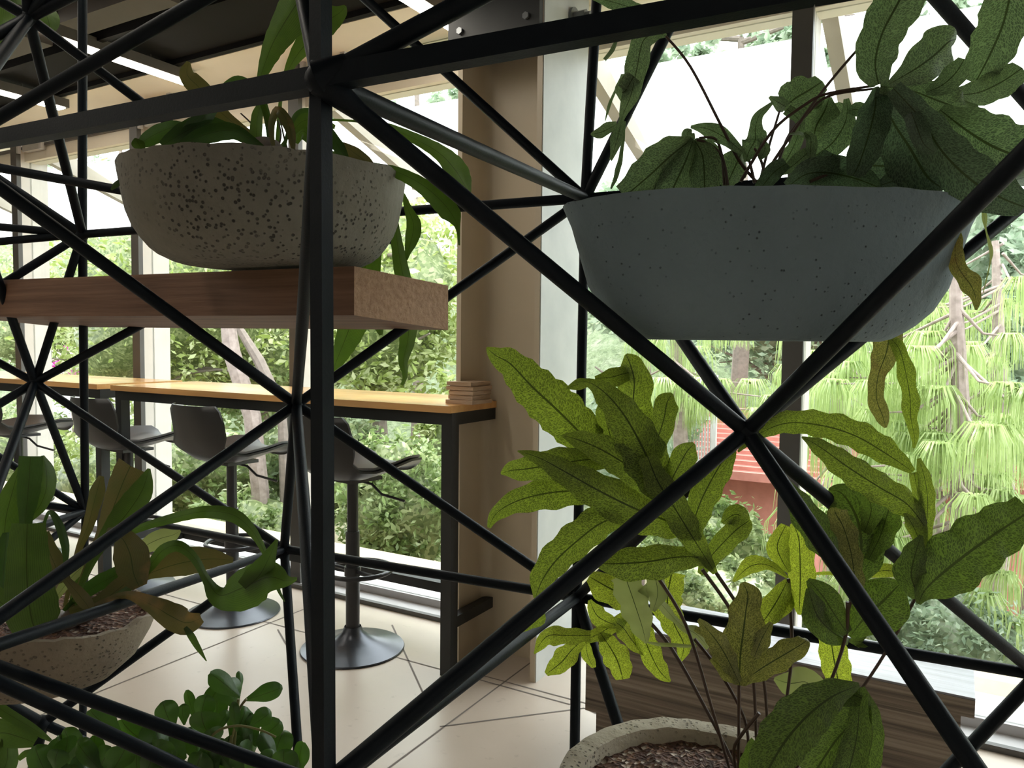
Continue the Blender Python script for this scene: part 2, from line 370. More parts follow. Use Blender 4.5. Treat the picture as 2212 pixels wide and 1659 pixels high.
def wallbox(name, a, mat): m = MB(); m.box(*a, mat); return struct(m.build(name, smooth=False))
wallbox('wall_back', (-13, 5, -4.1, -4, 0, 3.2), 'wall_paint')
wallbox('wall_left', (-13.1, -13, -4.1, YG+.1, 0, 3.2), 'wall_paint')
wallbox('wall_right', (5, 5.1, -4.1, YG+.1, 0, 3.2), 'wall_paint')
zs = onY(981, 79, YG).z                                # underside of the soffit
ys = onZ(569, 97, zs).y                                # its inner edge
mb = MB(); mb.box(-13, 5, -4, ys, zs+.015, zs+.3, 'ceiling_black')
for i in range(14): y = ys-.03-.42*i; mb.box(-13, 5, y-.03, y, zs-.012 if i == 0 else zs-.03, zs+.02, 'ceiling_black')
struct(mb.build('ceiling', smooth=False))
mb = MB(); mb.box(-13, 5, ys, YG+.25, zs, zs+.25, 'soffit'); struct(mb.build('trim_1', smooth=False))
zt = onY(985, 172, YG-.02).z                           # transom
mb = MB(); mb.box(-13, 5, YG-.04, YG+.08, zt, zt+.10, 'soffit'); mb.box(-13, 5, YG-.06, YG-.04, zt+.08, zt+.10, 'mullion_dark'); struct(mb.build('trim_2', smooth=False))
mb = MB(); mb.box(-13, 5, YG-.14, YG+.02, 0, .012, 'sill_white'); mb.box(-13, 5, YG-.15, YG-.125, 0, .022, 'mullion_dark'); mb.box(-13, 5, YG-.02, YG+.03, 0.012, .05, 'sill_white')
struct(mb.build('baseboard_facade', smooth=False))
mb = MB(); mb.box(-14, 6, YG+.03, YG+.27, -.12, .03, 'sill_white'); struct(mb.build('trim_3', smooth=False))

mx = [onY(37, 420, YG-.08).x, onY(300, 700, YG-.08).x, onY(640, 450, YG-.08).x, None, onY(1722, 500, YG-.08).x, .72, 2.1, 3.5]
mx[3] = -1.58
left = [mx[0]-1.5, mx[0]-3.0]
xs = sorted(left + mx); edges = [-13] + xs + [5]
def mullion(x, par):
    m = MB(); m.box(x-.037, x+.037, YG-.10, YG-.07, 0.012, zs, 'mullion_dark'); m.build('mullion', par, False)
    m = MB(); m.box(x-.03, x+.03, YG-.07, YG+.12, 0.012, zs, 'fin_white'); m.build('fin', par, False)
for i in range(len(edges)-1):
    a, b = edges[i], edges[i+1]; e = empty('window_%d' % (i+1), ((a+b)/2, YG, 0)); struct(e)
    if i and abs(a+1.58) > .01: mullion(a, e)
    m = MB(); m.box(a+.03, b-.03, YG-.006, YG+.006, .05, zt, 'window_glass'); m.build('pane', e, False)
    m = MB(); m.box(a+.03, b-.03, YG-.006, YG+.006, zt+.1, zs, 'window_glass'); m.build('pane', e, False)
# clamps under the soffit, beside each mullion
for x in (mx[0], mx[1], mx[2]):
    par = min([o for o in bpy.data.objects if o.name.startswith('window_') and o.parent is None], key=lambda o: abs(o.location.x-x-.4))
    m = MB(); m.box(x+.10, x+.32, YG-.09, YG-.05, zs-.16, zs, 'grey_metal'); m.box(x+.06, x+.085, YG-.11, YG-.09, zs-.17, zs, 'sill_white'); m.box(x+.34, x+.37, YG-.11, YG-.09, zs-.17, zs, 'sill_white')
    m.build('bracket', par, False)

# ---------------------------------------------------------------- steel column
Yf, Yb = 2.63, 3.03; Xl, Xr = -1.785, -1.40
cz = zs
m = MB()
tf = .022
def prism(m, poly, z0_, z1, mat):
    b = len(m.v); n = len(poly)
    for z in (z0_, z1):
        for x, y in poly: m.v.append(Vector((x, y, z)))
    k = m.mi(mat)
    for i in range(n): m.face([b+i, b+(i+1) % n, b+n+(i+1) % n, b+n+i], k)
    m.face([b+i for i in range(n)][::-1], k); m.face([b+n+i for i in range(n)], k)
web = 2.82; rr_ = .045
def arc(cx, cy, a0, a1, r, n=6): return [(cx+math.cos(R(a0+(a1-a0)*i/n))*r, cy+math.sin(R(a0+(a1-a0)*i/n))*r) for i in range(n+1)]
poly = [(Xl, Yf), (Xl+tf, Yf)] + arc(Xl+tf+rr_, web-rr_, 180, 90, rr_) + arc(Xr-tf-rr_, web-rr_, 90, 0, rr_) + [(Xr-tf, Yf), (Xr, Yf), (Xr, Yb), (Xr-tf, Yb)] + arc(Xr-tf-rr_, web+.014+rr_, 0, -90, rr_) + arc(Xl+tf+rr_, web+.014+rr_, -90, -180, rr_) + [(Xl+tf, Yb), (Xl, Yb)]
prism(m, poly, 0, cz, 'column_paint')
colo = m.build('steel_column', angle=50)
tag(colo, 'beige painted steel I-section column standing at the window wall', 'column')
m = MB(); m.box(Xr, Xr+.004, Yf+.004, Yb, .0, cz, 'column_lit_side'); m.build('lit_side_skin', colo, False)['label'] = 'thin pale skin with window light put into its colour'  # flange is the same beige paint; this skin paints the window light on it
zp = P(1100, 112, 3.0).z
m = MB(); m.box(Xl-.03, Xr+.0, Yf-.03, Yf-.004, zp, cz, 'black_frame'); m.build('head_plate', colo, False)['label'] = 'dark steel plate at the head'
for px, py in ((1238, 42), (1258, 60)):
    r = ray(px, py); p = EYE + r*((Xr+.004)/r.x)
    if py == 42:
        m = MB(); m.tube([p, p+Vector((.012, 0, 0))], .045, 'bolt', 24); m.tube([p+Vector((.01, 0, 0)), p+Vector((.06, 0, 0))], .03, 'bolt', 6); m.tube([p+Vector((.06, 0, 0)), p+Vector((.08, 0, 0))], .018, 'bolt', 16)
        m.build('bolt', colo)
for dx_, dz_ in ((.03, .1), (.03, .3), (.33, .1), (.33, .3)):
    m = MB(); q = Vector((Xl+dx_, Yf-.03, zp+dz_)); m.tube([q, q+Vector((0, -.012, 0))], .014, 'bolt', 6); m.build('bolt', colo)

# ---------------------------------------------------------------- ceiling lights
zl = zs-.07
for (px, py), lb in (((141, 237), 'lit linear ceiling light at the left edge, the farther and shorter-looking one'), ((415, 184), 'lit linear ceiling light running above the left grey bowl'), ((988, 64), 'lit linear ceiling light ending beside the column head')):
    e_ = onZ(px, py, zl); t = empty('ceiling_light', (e_.x, e_.y-1.5, zl)); tag(t, lb, 'light', 'linear ceiling lights')
    m = MB(); m.box(e_.x-.045, e_.x+.045, e_.y-3.0, e_.y, zl+.004, zl+.055, 'housing'); m.build('housing', t, False)
    m = MB(); m.box(e_.x-.036, e_.x+.036, e_.y-2.98, e_.y-.02, zl-.004, zl+.003, 'led'); m.build('diffuser', t, False)['label'] = 'glowing warm white diffuser'
    for yy in (.25, 2.0):
        m = MB(); m.tube([(e_.x, e_.y-yy, zl+.05), (e_.x, e_.y-yy, zs+.02)], .004, 'housing', 6); m.build('hanger', t)
for x_, y_, lb in ((1.6, .2, 'added unseen fill light on the camera side of the room, at the right'), (-1.9, -.9, 'added unseen fill light over the middle of the room'), (-4.4, -.6, 'added unseen fill light over the left of the room'), (-6.4, -.2, 'added unseen fill light over the far left of the room')):
    t = empty('ceiling_light', (x_, y_-1.5, zl)); tag(t, lb, 'light', 'linear ceiling lights')  # out-of-view lamps added only to brighten the interior
    m = MB(); m.box(x_-.045, x_+.045, y_-3.0, y_, zl+.004, zl+.055, 'housing'); m.build('housing', t, False)
    m = MB(); m.box(x_-.036, x_+.036, y_-2.98, y_-.02, zl-.004, zl+.003, 'led'); m.build('diffuser', t, False)
    m = MB(); m.tube([(x_, y_-.5, zl+.05), (x_, y_-.5, zs+.02)], .004, 'housing', 6); m.build('hanger', t)
# solid brown battens standing in for slatted ceiling reflected in glass, upper left
for (a, b, h, lb) in (((185, 72), (395, 12), .10, 'brown batten standing in for a ceiling reflection across the upper left corner'), ((20, 132), (110, 98), .07, 'short brown batten standing in for a ceiling reflection behind the lattice node at upper left')):
    pa, pb = onZ(a[0], a[1], zs-.12), onZ(b[0], b[1], zs-.12)
    m = MB(); y = (pa.y+pb.y)/2; m.box(min(pa.x, pb.x), max(pa.x, pb.x), y-.13, y, zs-.12, zs-.02, 'baffle_brown'); m.box(min(pa.x, pb.x), max(pa.x, pb.x), y-.11, y-.02, zs-.02, zs+.0, 'housing')
    tag(m.build('reflected_batten', smooth=False), lb, 'batten')

# ================================================================ FURNITURE
Ytf = onZ(947, 1458, 0).y; Xte = onZ(955, 1458, 0).x + .02
HT = onY(951, 876, Ytf-.01).z
def table(x0, x1, lb, brd=True):
    t = empty('bar_table', ((x0+x1)/2, (Ytf+3.04)/2, 0)); tag(t, lb, 'table', 'bar-height window tables')
    m = MB(); m.box(x0, x1, Ytf-.02, 3.0, HT-.028, HT, 'tabletop'); m.build('tabletop', t, False)['label'] = 'honey coloured wooden top'
    m = MB()
    for a in ((x0+.01, x1-.005, Ytf, Ytf+.05), (x0+.01, x1-.005, 2.93, 2.98)): m.box(a[0], a[1], a[2], a[3], HT-.078, HT-.028, 'black_frame')
    for a in (x0+.01, x1-.055): m.box(a, a+.05, Ytf+.05, 2.93, HT-.078, HT-.028, 'black_frame')
    m.build('apron', t, False)
    for lx in (x0+.01, x1-.055):
        m = MB(); m.box(lx, lx+.05, Ytf, Ytf+.05, 0, HT-.078, 'black_frame'); m.build('leg', t, False)
        m = MB(); m.box(lx+.004, lx+.046, Ytf+.05, 2.90, .19, .235, 'black_frame'); m.build('side_rail', t, False)
    m = MB(); m.box(x0+.01, x1-.005, 2.86, 2.905, .19, .235, 'black_frame'); m.build('foot_rail', t, False)
XA = onY(248, 950, Ytf).x
table(XA, Xte+.03, 'long bar-height table with wooden top and black frame, ending beside the column')
table(XA-2.2, XA-.12, 'bar-height wooden-topped table farther left, mostly hidden by the lattice')
m = MB(); p = onZ(972, 868, HT); px0 = onZ(958, 872, HT).x
for i in range(5): m.box(px0+.005*((i*7) % 3), px0+.13-.004*((i*5) % 3), p.y-.08+.004*((i*3) % 4), p.y+.07, HT+.0185*i+.0005, HT+.0185*i+.0165, 'raw_wood')
m.box(px0+.01, px0+.12, p.y-.065, p.y+.06, HT, HT+.09, 'raw_wood')
tag(m.build('wood_block', smooth=False), 'small layered raw wood block on the right end of the bar table', 'wood block')

def stool():
    t = empty('bar_stool'); H = .79
    m = MB(); m.lathe([(.001, 0), (.222, 0), (.225, .004), (.222, .009), (.17, .020), (.11, .035), (.07, .055), (.045, .078), (.036, .10)], 'base_metal', (0, 0, 0), 64); m.build('base', t)
    m = MB(); m.tube([(0, 0, .08), (0, 0, .52)], .030, 'satin_black', 24); m.tube([(0, 0, .5), (0, 0, H-.03)], .024, 'satin_black', 24); m.build('post', t)
    m = MB(); pts = [(.148*math.cos(a*math.pi/18), .03+.148*math.sin(a*math.pi/18), .345) for a in range(36)]; pts.append(pts[0]); pts.append(pts[1]); m.tube(pts, .0105, 'satin_black', 10, cap=False)
    m.tube([(.03, .0, .345), (.145, .0, .345)], .009, 'satin_black', 8); m.tube([(-.03, .0, .345), (-.145, .0, .345)], .009, 'satin_black', 8); m.tube([(0, 0, .325), (0, 0, .365)], .036, 'satin_black', 20); m.build('foot_ring', t)
    m = MB(); m.box(-.09, .09, -.08, .09, H-.045, H-.03, 'satin_black'); m.build('mounting_plate', t, False)
    m = MB(); m.tube([(.05, 0, H-.045), (.10, .02, H-.055), (.13, .05, H-.10), (.22, .10, H-.125)], .006, 'satin_black', 8); m.build('lever', t)
    prof = [(.255, -.022, .15), (.235, 0, .185), (.15, .005, .21), (.05, -.012, .215), (-.05, -.025, .205), (-.13, -.015, .2), (-.19, .03, .21), (-.215, .10, .21), (-.232, .17, .205), (-.244, .225, .195), (-.248, .25, .165)]
    def shell(mat, off, sc, rng, name, par):
        m = MB(); k = m.mi(mat); n = 13; base = 0
        rows = prof[rng[0]:rng[1]]
        for side in (0, 1):
            for (y, z, hw) in rows:
                for j in range(n):
                    u = j/(n-1)*2-1; e = abs(u)**3
                    back = max(0, min(1, (z-.0)/.12)) if y < -.12 else 0
                    yy = y + back*.06*e; zz = z + (1-back)*.045*e
                    nz, ny = (1-back), back
                    th = .010*side
                    m.v.append(Vector((u*hw*sc, yy + ny*(off - th), zz + nz*(off-th) + H)))
        r = len(rows); S = r*n
        for i in range(r-1):
            for j in range(n-1):
                a = i*n+j; m.face([a, a+1, a+n+1, a+n], k); m.face([S+a, S+a+n, S+a+n+1, S+a+1], k)
        for i in range(r-1):
            for j in (0, n-1): a = i*n+j; m.face([a, a+n, S+a+n, S+a], k)
        for i in (0, r-1):
            for j in range(n-1): a = i*n+j; m.face([a, a+1, S+a+1, S+a], k)
        return m.build(name, par, angle=60)
    sh = shell('seat_plastic', 0, 1, (0, 11), 'seat_shell', t)
    shell('seat_pad', .012, .93, (0, 7), 'seat_pad', sh)['label'] = 'grey seat pad'
    return t
s1 = stool(); g = onZ(762, 1400, 0); g_2 = onZ(496, 1326, 0); step = g.x-g_2.x
spots = [(g.x, g.y, -8, 'black bucket-seat bar stool nearest the column, partly behind the tall post'), (g_2.x, g_2.y+.02, -6, 'black bucket-seat bar stool in the middle of the row, left of the tall post'),
         (onY(278, 1000, g_2.y).x, g_2.y, -4, 'black bucket-seat bar stool third from the column, seen through crossing lattice tubes'), (onY(40, 1000, g_2.y).x, g_2.y, -4, 'black bucket-seat bar stool at the left edge, farthest from the column')]
for i, (x, y, rz, lb) in enumerate(spots):
    o = s1 if i == 0 else copy_tree(s1)
    o.location = (x, y, 0); o.rotation_euler = (0, 0, R(rz)); tag(o, lb, 'stool', 'black bar stools at the window tables')

# bench of old timber
hb = .45; br = onZ(2107, 1509, hb); bk = onZ(2103, 1424, hb); xr = br.x; yf = br.y; yb = bk.y
xl = onY(1266, 1345, yf).x
t = empty('timber_bench', ((xl+xr)/2, (yf+yb)/2, 0)); tag(t, 'low weathered timber bench with pale polished top below the right window', 'bench')
m = MB(); m.box(xl, xr, yf, yb, hb-.05, hb, 'bench_top'); m.box(xl, xr, yf-.003, yf+.01, hb-.052, hb-.006, 'old_wood'); m.build('seat', t, False)['label'] = 'pale shiny top'
zb = P(1300, 1530, 2.52).z
m = MB(); m.box(xl, xr-.03, yf+.005, yb-.01, .14, hb-.05, 'old_wood'); m.build('apron', t, False)
m = MB(); m.box(xl+.02, xl+.35, yf+.05, yb-.02, 0, .14, 'old_wood'); m.build('foot', t, False)
m = MB(); m.box(xr-.4, xr-.05, yf+.02, yb-.02, 0, .14, 'old_wood'); m.build('foot', t, False)

# ================================================================ LATTICE
DI = .011
ND = {  # joints: x, y, depth
 'A': (692, 172, .90), 'B': (1612, 932, 1.16), 'C': (1264, 428, 1.75), 'D': (702, 1700, .88), 'E': (640, 874, 1.75), 'F': (1246, 1290, 1.7), 'G': (614, 1186, 2.0),
 'H': (76, 826, 2.25), 'I': (178, 506, 2.2), 'J': (184, 1104, 2.5), 'K': (92, 1562, 1.8), 'L': (62, 38, 1.75), 'UR': (2340, 205, .74), 'U2': (2330, 345, 1.45), 'M': (2242, 1458, 1.45), 'LR': (2165, 1745, .85)}
def nd(k): return P(*ND[k]) if isinstance(k, str) else P(*k)
lat = empty('lattice_frame', P(692, 1700, 1.3)); tag(lat, 'large black steel tube lattice standing in front of the window and carrying the planters', 'lattice')
TUB = [  # a, b, radius, square?
 ((692, -60, .92), (700, 1720, .88), .0094, 1),
 ('A', (-60, 311, 1.35), .0125, 1), ('A', (1760, -22, .80), .0125, 1), ((1760, -22, .80), (2340, -125, .70), .0125, 1),
 ('A', 'B', .0115, 0), ('A', 'C', .0125, 0), ('A', 'E', .0115, 0), ('A', (1240, -120, .85), .012, 0), ('A', (640, -80, 1.1), .011, 0),
 ('D', 'B', .0118, 0), ('D', 'F', .0120, 0), ('D', 'E', .0118, 0), ('B', 'UR', .0115, 0), ('B', 'U2', .0115, 0), ('B', 'LR', .0120, 0), ('B', 'M', .0115, 0), ('B', 'C', .0115, 0), ('B', 'F', .0105, 0),
 ((775, -15, 1.9), 'C', .0115, 0), ('C', (1505, -60, 1.6), .0125, 0), ((1291, -40, 1.7), 'C', .0118, 0), ('C', 'F', .0112, 0), ('C', 'I', .0118, 0), ('C', 'E', .0112, 0), ('C', 'U2', .0112, 0),
 ('F', (1240, 1720, 1.62), .0112, 0), ('F', (1385, 1720, 1.55), .0125, 0), ('F', 'M', .0112, 0), ('F', 'G', .0112, 0), ('F', 'E', .0112, 0),
 ('U2', (1945, -95, 1.25), .0130, 0), ('M', (1990, 1725, 1.45), .0125, 0), ('U2', 'M', .0115, 0),
 ('E', (-60, 362, 1.35), .0125, 0), ('E', (-60, 1375, 1.15), .0115, 0), ('E', 'G', .0118, 0),
 ('G', (-60, 1412, 1.12), .0102, 0), ('G', 'K', .0112, 0), ('G', (650, 1720, 1.8), .0118, 0), ('G', 'H', .0112, 0), ('G', (318, 1128, 2.45), .0112, 0),
 ((-120, 1398, 1.20), (790, 1728, 1.26), .0102, 0), ((-120, 1420, 1.10), (560, 1735, 1.22), .0100, 0),
 ('H', (-60, 452, 2.0), .0118, 0), ('H', 'I', .0115, 0), ('H', (640, 520, 2.15), .0122, 0), ('H', (-60, 752, 2.2), .0112, 0), ('H', (-60, 908, 2.1), .0118, 0), ('H', (-60, 1200, 1.75), .0125, 0), ('H', 'J', .0118, 0),
 ('J', (-60, 950, 2.3), .0112, 0), ('J', (60, 1085, 2.4), .0112, 0), ('J', (0, 1165, 2.1), .0112, 0), ('J', (-40, 1290, 2.1), .0112, 0), ('J', (178, 1640, 2.4), .0112, 0),
 ('I', (178, -40, 2.1), .0122, 0), ('I', 'J', .0122, 0), ('I', 'L', .0122, 0), ('I', (-60, 348, 2.1), .0118, 0), ('I', (-60, 485, 2.2), .0112, 0), ('I', (-60, 527, 2.2), .0112, 0), ('I', (-60, 655, 2.1), .0118, 0),
 ((-60, 352, 2.0), (640, 480, 1.95), .0118, 0),
 ('L', (360, 262, 2.0), .0118, 0), ((-60, 288, 1.4), (520, -50, 1.25), .0118, 0), ('L', (-40, -22, 1.7), .0122, 0), ('L', (55, -60, 1.7), .0122, 0), ('L', (135, -60, 1.7), .0122, 0), ('L', (260, -60, 1.7), .0122, 0), ('L', (-60, 105, 1.6), .0125, 0), ('L', (-80, 235, 1.5), .0135, 0),
 ('K', (-60, 1665, 1.8), .0118, 0), ('K', (60, 1720, 1.8), .0125, 0), ('K', (-60, 1478, 1.7), .0118, 0), ('K', (300, 1655, 1.85), .0112, 0), ('K', (-60, 1520, 1.9), .0112, 0),
]
def run_on(p, q, key):
    # a member that leaves the picture runs on to the floor, the soffit or its next joint
    if isinstance(key, str): return q
    d = (q-p).normalized(); L = (q-p).length*.3
    if key[1] > 1700 and d.z < -.05: L = min(1.3, (q.z-.0)/-d.z)
    elif key[1] < -30 and d.z > .05: L = min(1.3, (zs-.13-q.z)/d.z)
    return q + d*max(0, min(L, 1.3))
for a, b, r, sq in TUB:
    m = MB(); pa, pb = nd(a), nd(b); pa, pb = run_on(pb, pa, a), run_on(pa, pb, b)
    if isinstance(a, tuple) and abs(a[0]-1760) < 1: pa = nd(a)
    if isinstance(b, tuple) and abs(b[0]-1760) < 1: pb = nd(b)
    m.tube([pa, pb], r, "black_steel", 14, square=bool(sq), up=Vector((0, 0, 1)) if abs((pb-pa).normalized().z) < .9 else Vector((0, 1, 0)))
    m.build('tube', lat)
for k in 'ABCDEFGHIJKL':
    m = MB(); m.ball(nd(k), .0185, 'black_steel', 8); m.build('joint', lat)
for k in ('UR', 'U2', 'M', 'LR'):
    m = MB(); m.ball(nd(k), .018, 'black_steel', 8); m.build('joint', lat)
# gusset lumps at the big front node
m = MB(); pa = nd('A'); m.tube([pa, pa+(nd('B')-pa)*.07], [.02, .012], 'black_steel'); m.tube([pa, pa+(nd((1240, -120, .85))-pa)*.12], [.022, .013], 'black_steel'); m.tube([pa, pa+(nd('C')-pa)*.05], [.021, .013], 'black_steel'); m.build('gusset', lat)

# timber beam carrying the left bowl
fb = lambda x, y, d: P(x, y, d)
n1b, n1t = fb(765, 681, 1.51), fb(765, 575, 1.51); f1b, f1t = fb(968, 713, 1.70), fb(968, 617, 1.70)
l1b, l1t = fb(-80, 684, 2.22), fb(-80, 608, 2.22); dv = f1b-n1b; dt = f1t-n1t
m = MB(); m.hexa([n1b, f1b, l1b+dv, l1b, n1t, f1t, l1t+dt, l1t], 'timber_dark', ['timber_dark', 'timber_dark', 'timber_end', 'timber_dark', 'timber_dark', 'timber_dark'])
# face order: bottom, top, side 0-1 (end), 1-2, 2-3, 3-0
tag(m.build('timber_beam', smooth=False), 'thick brown timber beam laid through the lattice under the left bowl', 'beam')

# ================================================================ PLANTERS
def bowl(name, cen, ax, b, h, prof, mat, lb, tiltv=(0, 0), rimj=.004, soil=None, wall=.018, top=0, n=96, rimflat=False):
    """oval cast bowl: cen = centre of rim, ax = half long axis (vector), b = half short axis; prof = (radius fraction, height fraction) bottom to rim"""
    L = ax.length; X = ax.normalized(); X.z = 0; X.normalize(); Yv = Vector((-X.y, X.x, 0)); rg = random.Random(hash(name) % 97 if False else len(lb))
    root = empty(name, Vector((cen.x, cen.y, cen.z-h)))
    jit = [rg.uniform(-1, 1) for _ in range(n)]
    def ring(rf, hf, inset=0):
        out = []
        for j in range(n):
            a = 2*math.pi*j/n; jj = (jit[j] + jit[(j+1) % n])*.5*rimj
            x = math.cos(a)*max(.004, L*rf-inset); y = math.sin(a)*max(.004, b*rf-inset)
            z = (hf-1)*h + (tiltv[0]*math.cos(a)+tiltv[1]*math.sin(a))*hf + (jj if hf > .97 else 0)
            out.append(cen + X*x*(1+jj*.5) + Yv*y + Vector((0, 0, z)))
        return out
    m = MB(); k = m.mi(mat); rings = [ring(*p) for p in prof]
    rings += [ring(prof[-1][0], 1.006, wall*.5)] + [ring(prof[-1][0], .99, wall)] + [ring(prof[-1][0]*.97, .78, wall)]
    for rg_ in rings: m.v += rg_
    for i in range(len(rings)-1):
        for j in range(n): m.face([i*n+j, i*n+(j+1) % n, (i+1)*n+(j+1) % n, (i+1)*n+j], k)
    m.face(list(range(n))[::-1], k); m.face([(len(rings)-1)*n+j for j in range(n)], k)
    m.build('bowl', root, angle=60)
    m = MB(); sr = ring(prof[-1][0]*.985, .86, wall*.9); c0 = len(m.v); m.v += sr; m.v.append(cen + Vector((0, 0, -.14*h+.004))); k = m.mi('potting_soil')
    nr = 7; m.v = []
    for q in range(nr, 0, -1):
        rq = ring(prof[-1][0]*.985*q/nr, .88, wall*.9*q/nr)
        for v in rq: v.z += rg.uniform(-.004, .004) + .012*(1-q/nr); m.v.append(v)
    for i in range(nr-1):
        for j in range(n): m.face([i*n+j, i*n+(j+1) % n, (i+1)*n+(j+1) % n, (i+1)*n+j], k)
    m.face([(nr-1)*n+j for j in range(n)], k)
    so_ = m.build('soil', root); so_['kind'] = 'stuff'
    tag(root, lb, 'planter'); return root
# bowl on the beam
bl, brr = P(247, 348, 1.50), P(868, 400, 1.74); cen = (bl+brr)/2; zrim = (bl.z+brr.z)/2
cen.z = zrim-.001; ax = (brr-bl)/2; tz = ax.z; ax.z = 0
hb1 = zrim - P(600, 578, 1.66).z
bowl('planter_bowl', cen, ax, .255, hb1, [(.60, 0), (.66, .025), (.75, .09), (.80, .15), (.855, .25), (.91, .38), (.945, .52), (.975, .75), (1.0, 1)], 'concrete_grey', 'pitted grey concrete bowl standing on the timber beam at left', tiltv=(tz, 0))
B1 = dict(d=1.62)
bl, brr = P(1216, 438, 1.13), P(2100, 432, 1.12); cen2 = (bl+brr)/2; cen2.z = P(1680, 386, .94).z-.004; ax2 = (brr-bl)/2; ax2.z = 0
hb2 = cen2.z - P(1600, 735, 1.10).z
bowl('planter_bowl', cen2, ax2, .17, hb2, [(.56, 0), (.61, .02), (.66, .06), (.72, .12), (.80, .23), (.867, .40), (.91, .62), (.955, .85), (1.0, 1)], 'concrete_smooth', 'large blue-grey concrete bowl high on the right with a fern', rimj=.002)
cen3 = P(35, 1318, 1.55); ax3 = (P(322, 1318, 1.52)-cen3); ax3.z = 0
bowl('planter_bowl', cen3, ax3, .185, .16, [(.30, 0), (.45, .03), (.68, .2), (.84, .45), (.94, .75), (1.0, 1)], 'concrete_brown', 'brown rough concrete bowl at the left edge holding a strap-leaved fern', rimj=.006)
cen4 = P(1512, 1700, 1.2); ax4 = RR*.222; ax4.z = 0
bowl('planter_bowl', cen4, ax4, .222, .22, [(.45, 0), (.6, .03), (.78, .2), (.9, .5), (.97, .8), (1.0, 1)], 'concrete_rough', 'round rough-rimmed concrete pot of bark soil at the bottom right', rimj=.003, wall=.034)
cen5 = P(390, 1800, 1.5); ax5 = RR*.26; ax5.z = 0
bowl('planter_bowl', cen5, ax5, .2, .16, [(.45, 0), (.6, .03), (.78, .2), (.9, .5), (1.0, 1)], 'concrete_grey', 'planter bowl of round-leaved plant below the bottom left edge')

# ================================================================ PLANTS
def plant(name, loc, lb, cat='plant'): t = empty(name, loc); return tag(t, lb, cat)
def leaf(par, pts, d0, dz=0, mat='leaf_strap', tilt=None, fold=.22, wav=0, name='leaf', **k):
    m = MB(); blade(m, dep(pts, d0, dz), mat, rnd.choice((-1, 1))*rnd.uniform(8, 30) if tilt is None else tilt, fold, wav, **k); return m.build(name, par, angle=80)
def stem(par, pts, d0, dz=0, r=2.6, mat='stem_dark', r2=None):
    n = len(pts); q = [P(x, y, d0+dz*i/(n-1)) for i, (x, y) in enumerate(pts)]; out = []
    for i in range(n-1):
        for k in range(5): out.append(cr(q[max(i-1, 0)], q[i], q[i+1], q[min(i+2, n-1)], k/5))
    out.append(q[-1]); m = MB(); rad = r*d0/FPX; rr = [rad + ((r2 or r*.7)*d0/FPX-rad)*i/(len(out)-1) for i in range(len(out))]
    m.tube(out, rr, mat, 8); return m.build('stem', par)
def frond(par, blades, d0, mat, wav=.22, tilt=None, fold=.2, dzs=None):
    m = MB()
    for i, b in enumerate(blades):
        b = [(q[0], q[1], q[2]*(1.2 if q[2] > 14 else 1)) for q in b]; mt = mat; dz = (dzs[i % len(dzs)] if dzs else rnd.uniform(-.04, .04)); off = rnd.uniform(-.012, .012)
        blade(m, dep(b, d0+off, dz), mt, rnd.choice((-1, 1))*rnd.uniform(5, 22) if tilt is None else tilt, fold, wav, nw=rnd.uniform(5, 8))
    return m.build('frond', par, angle=80)

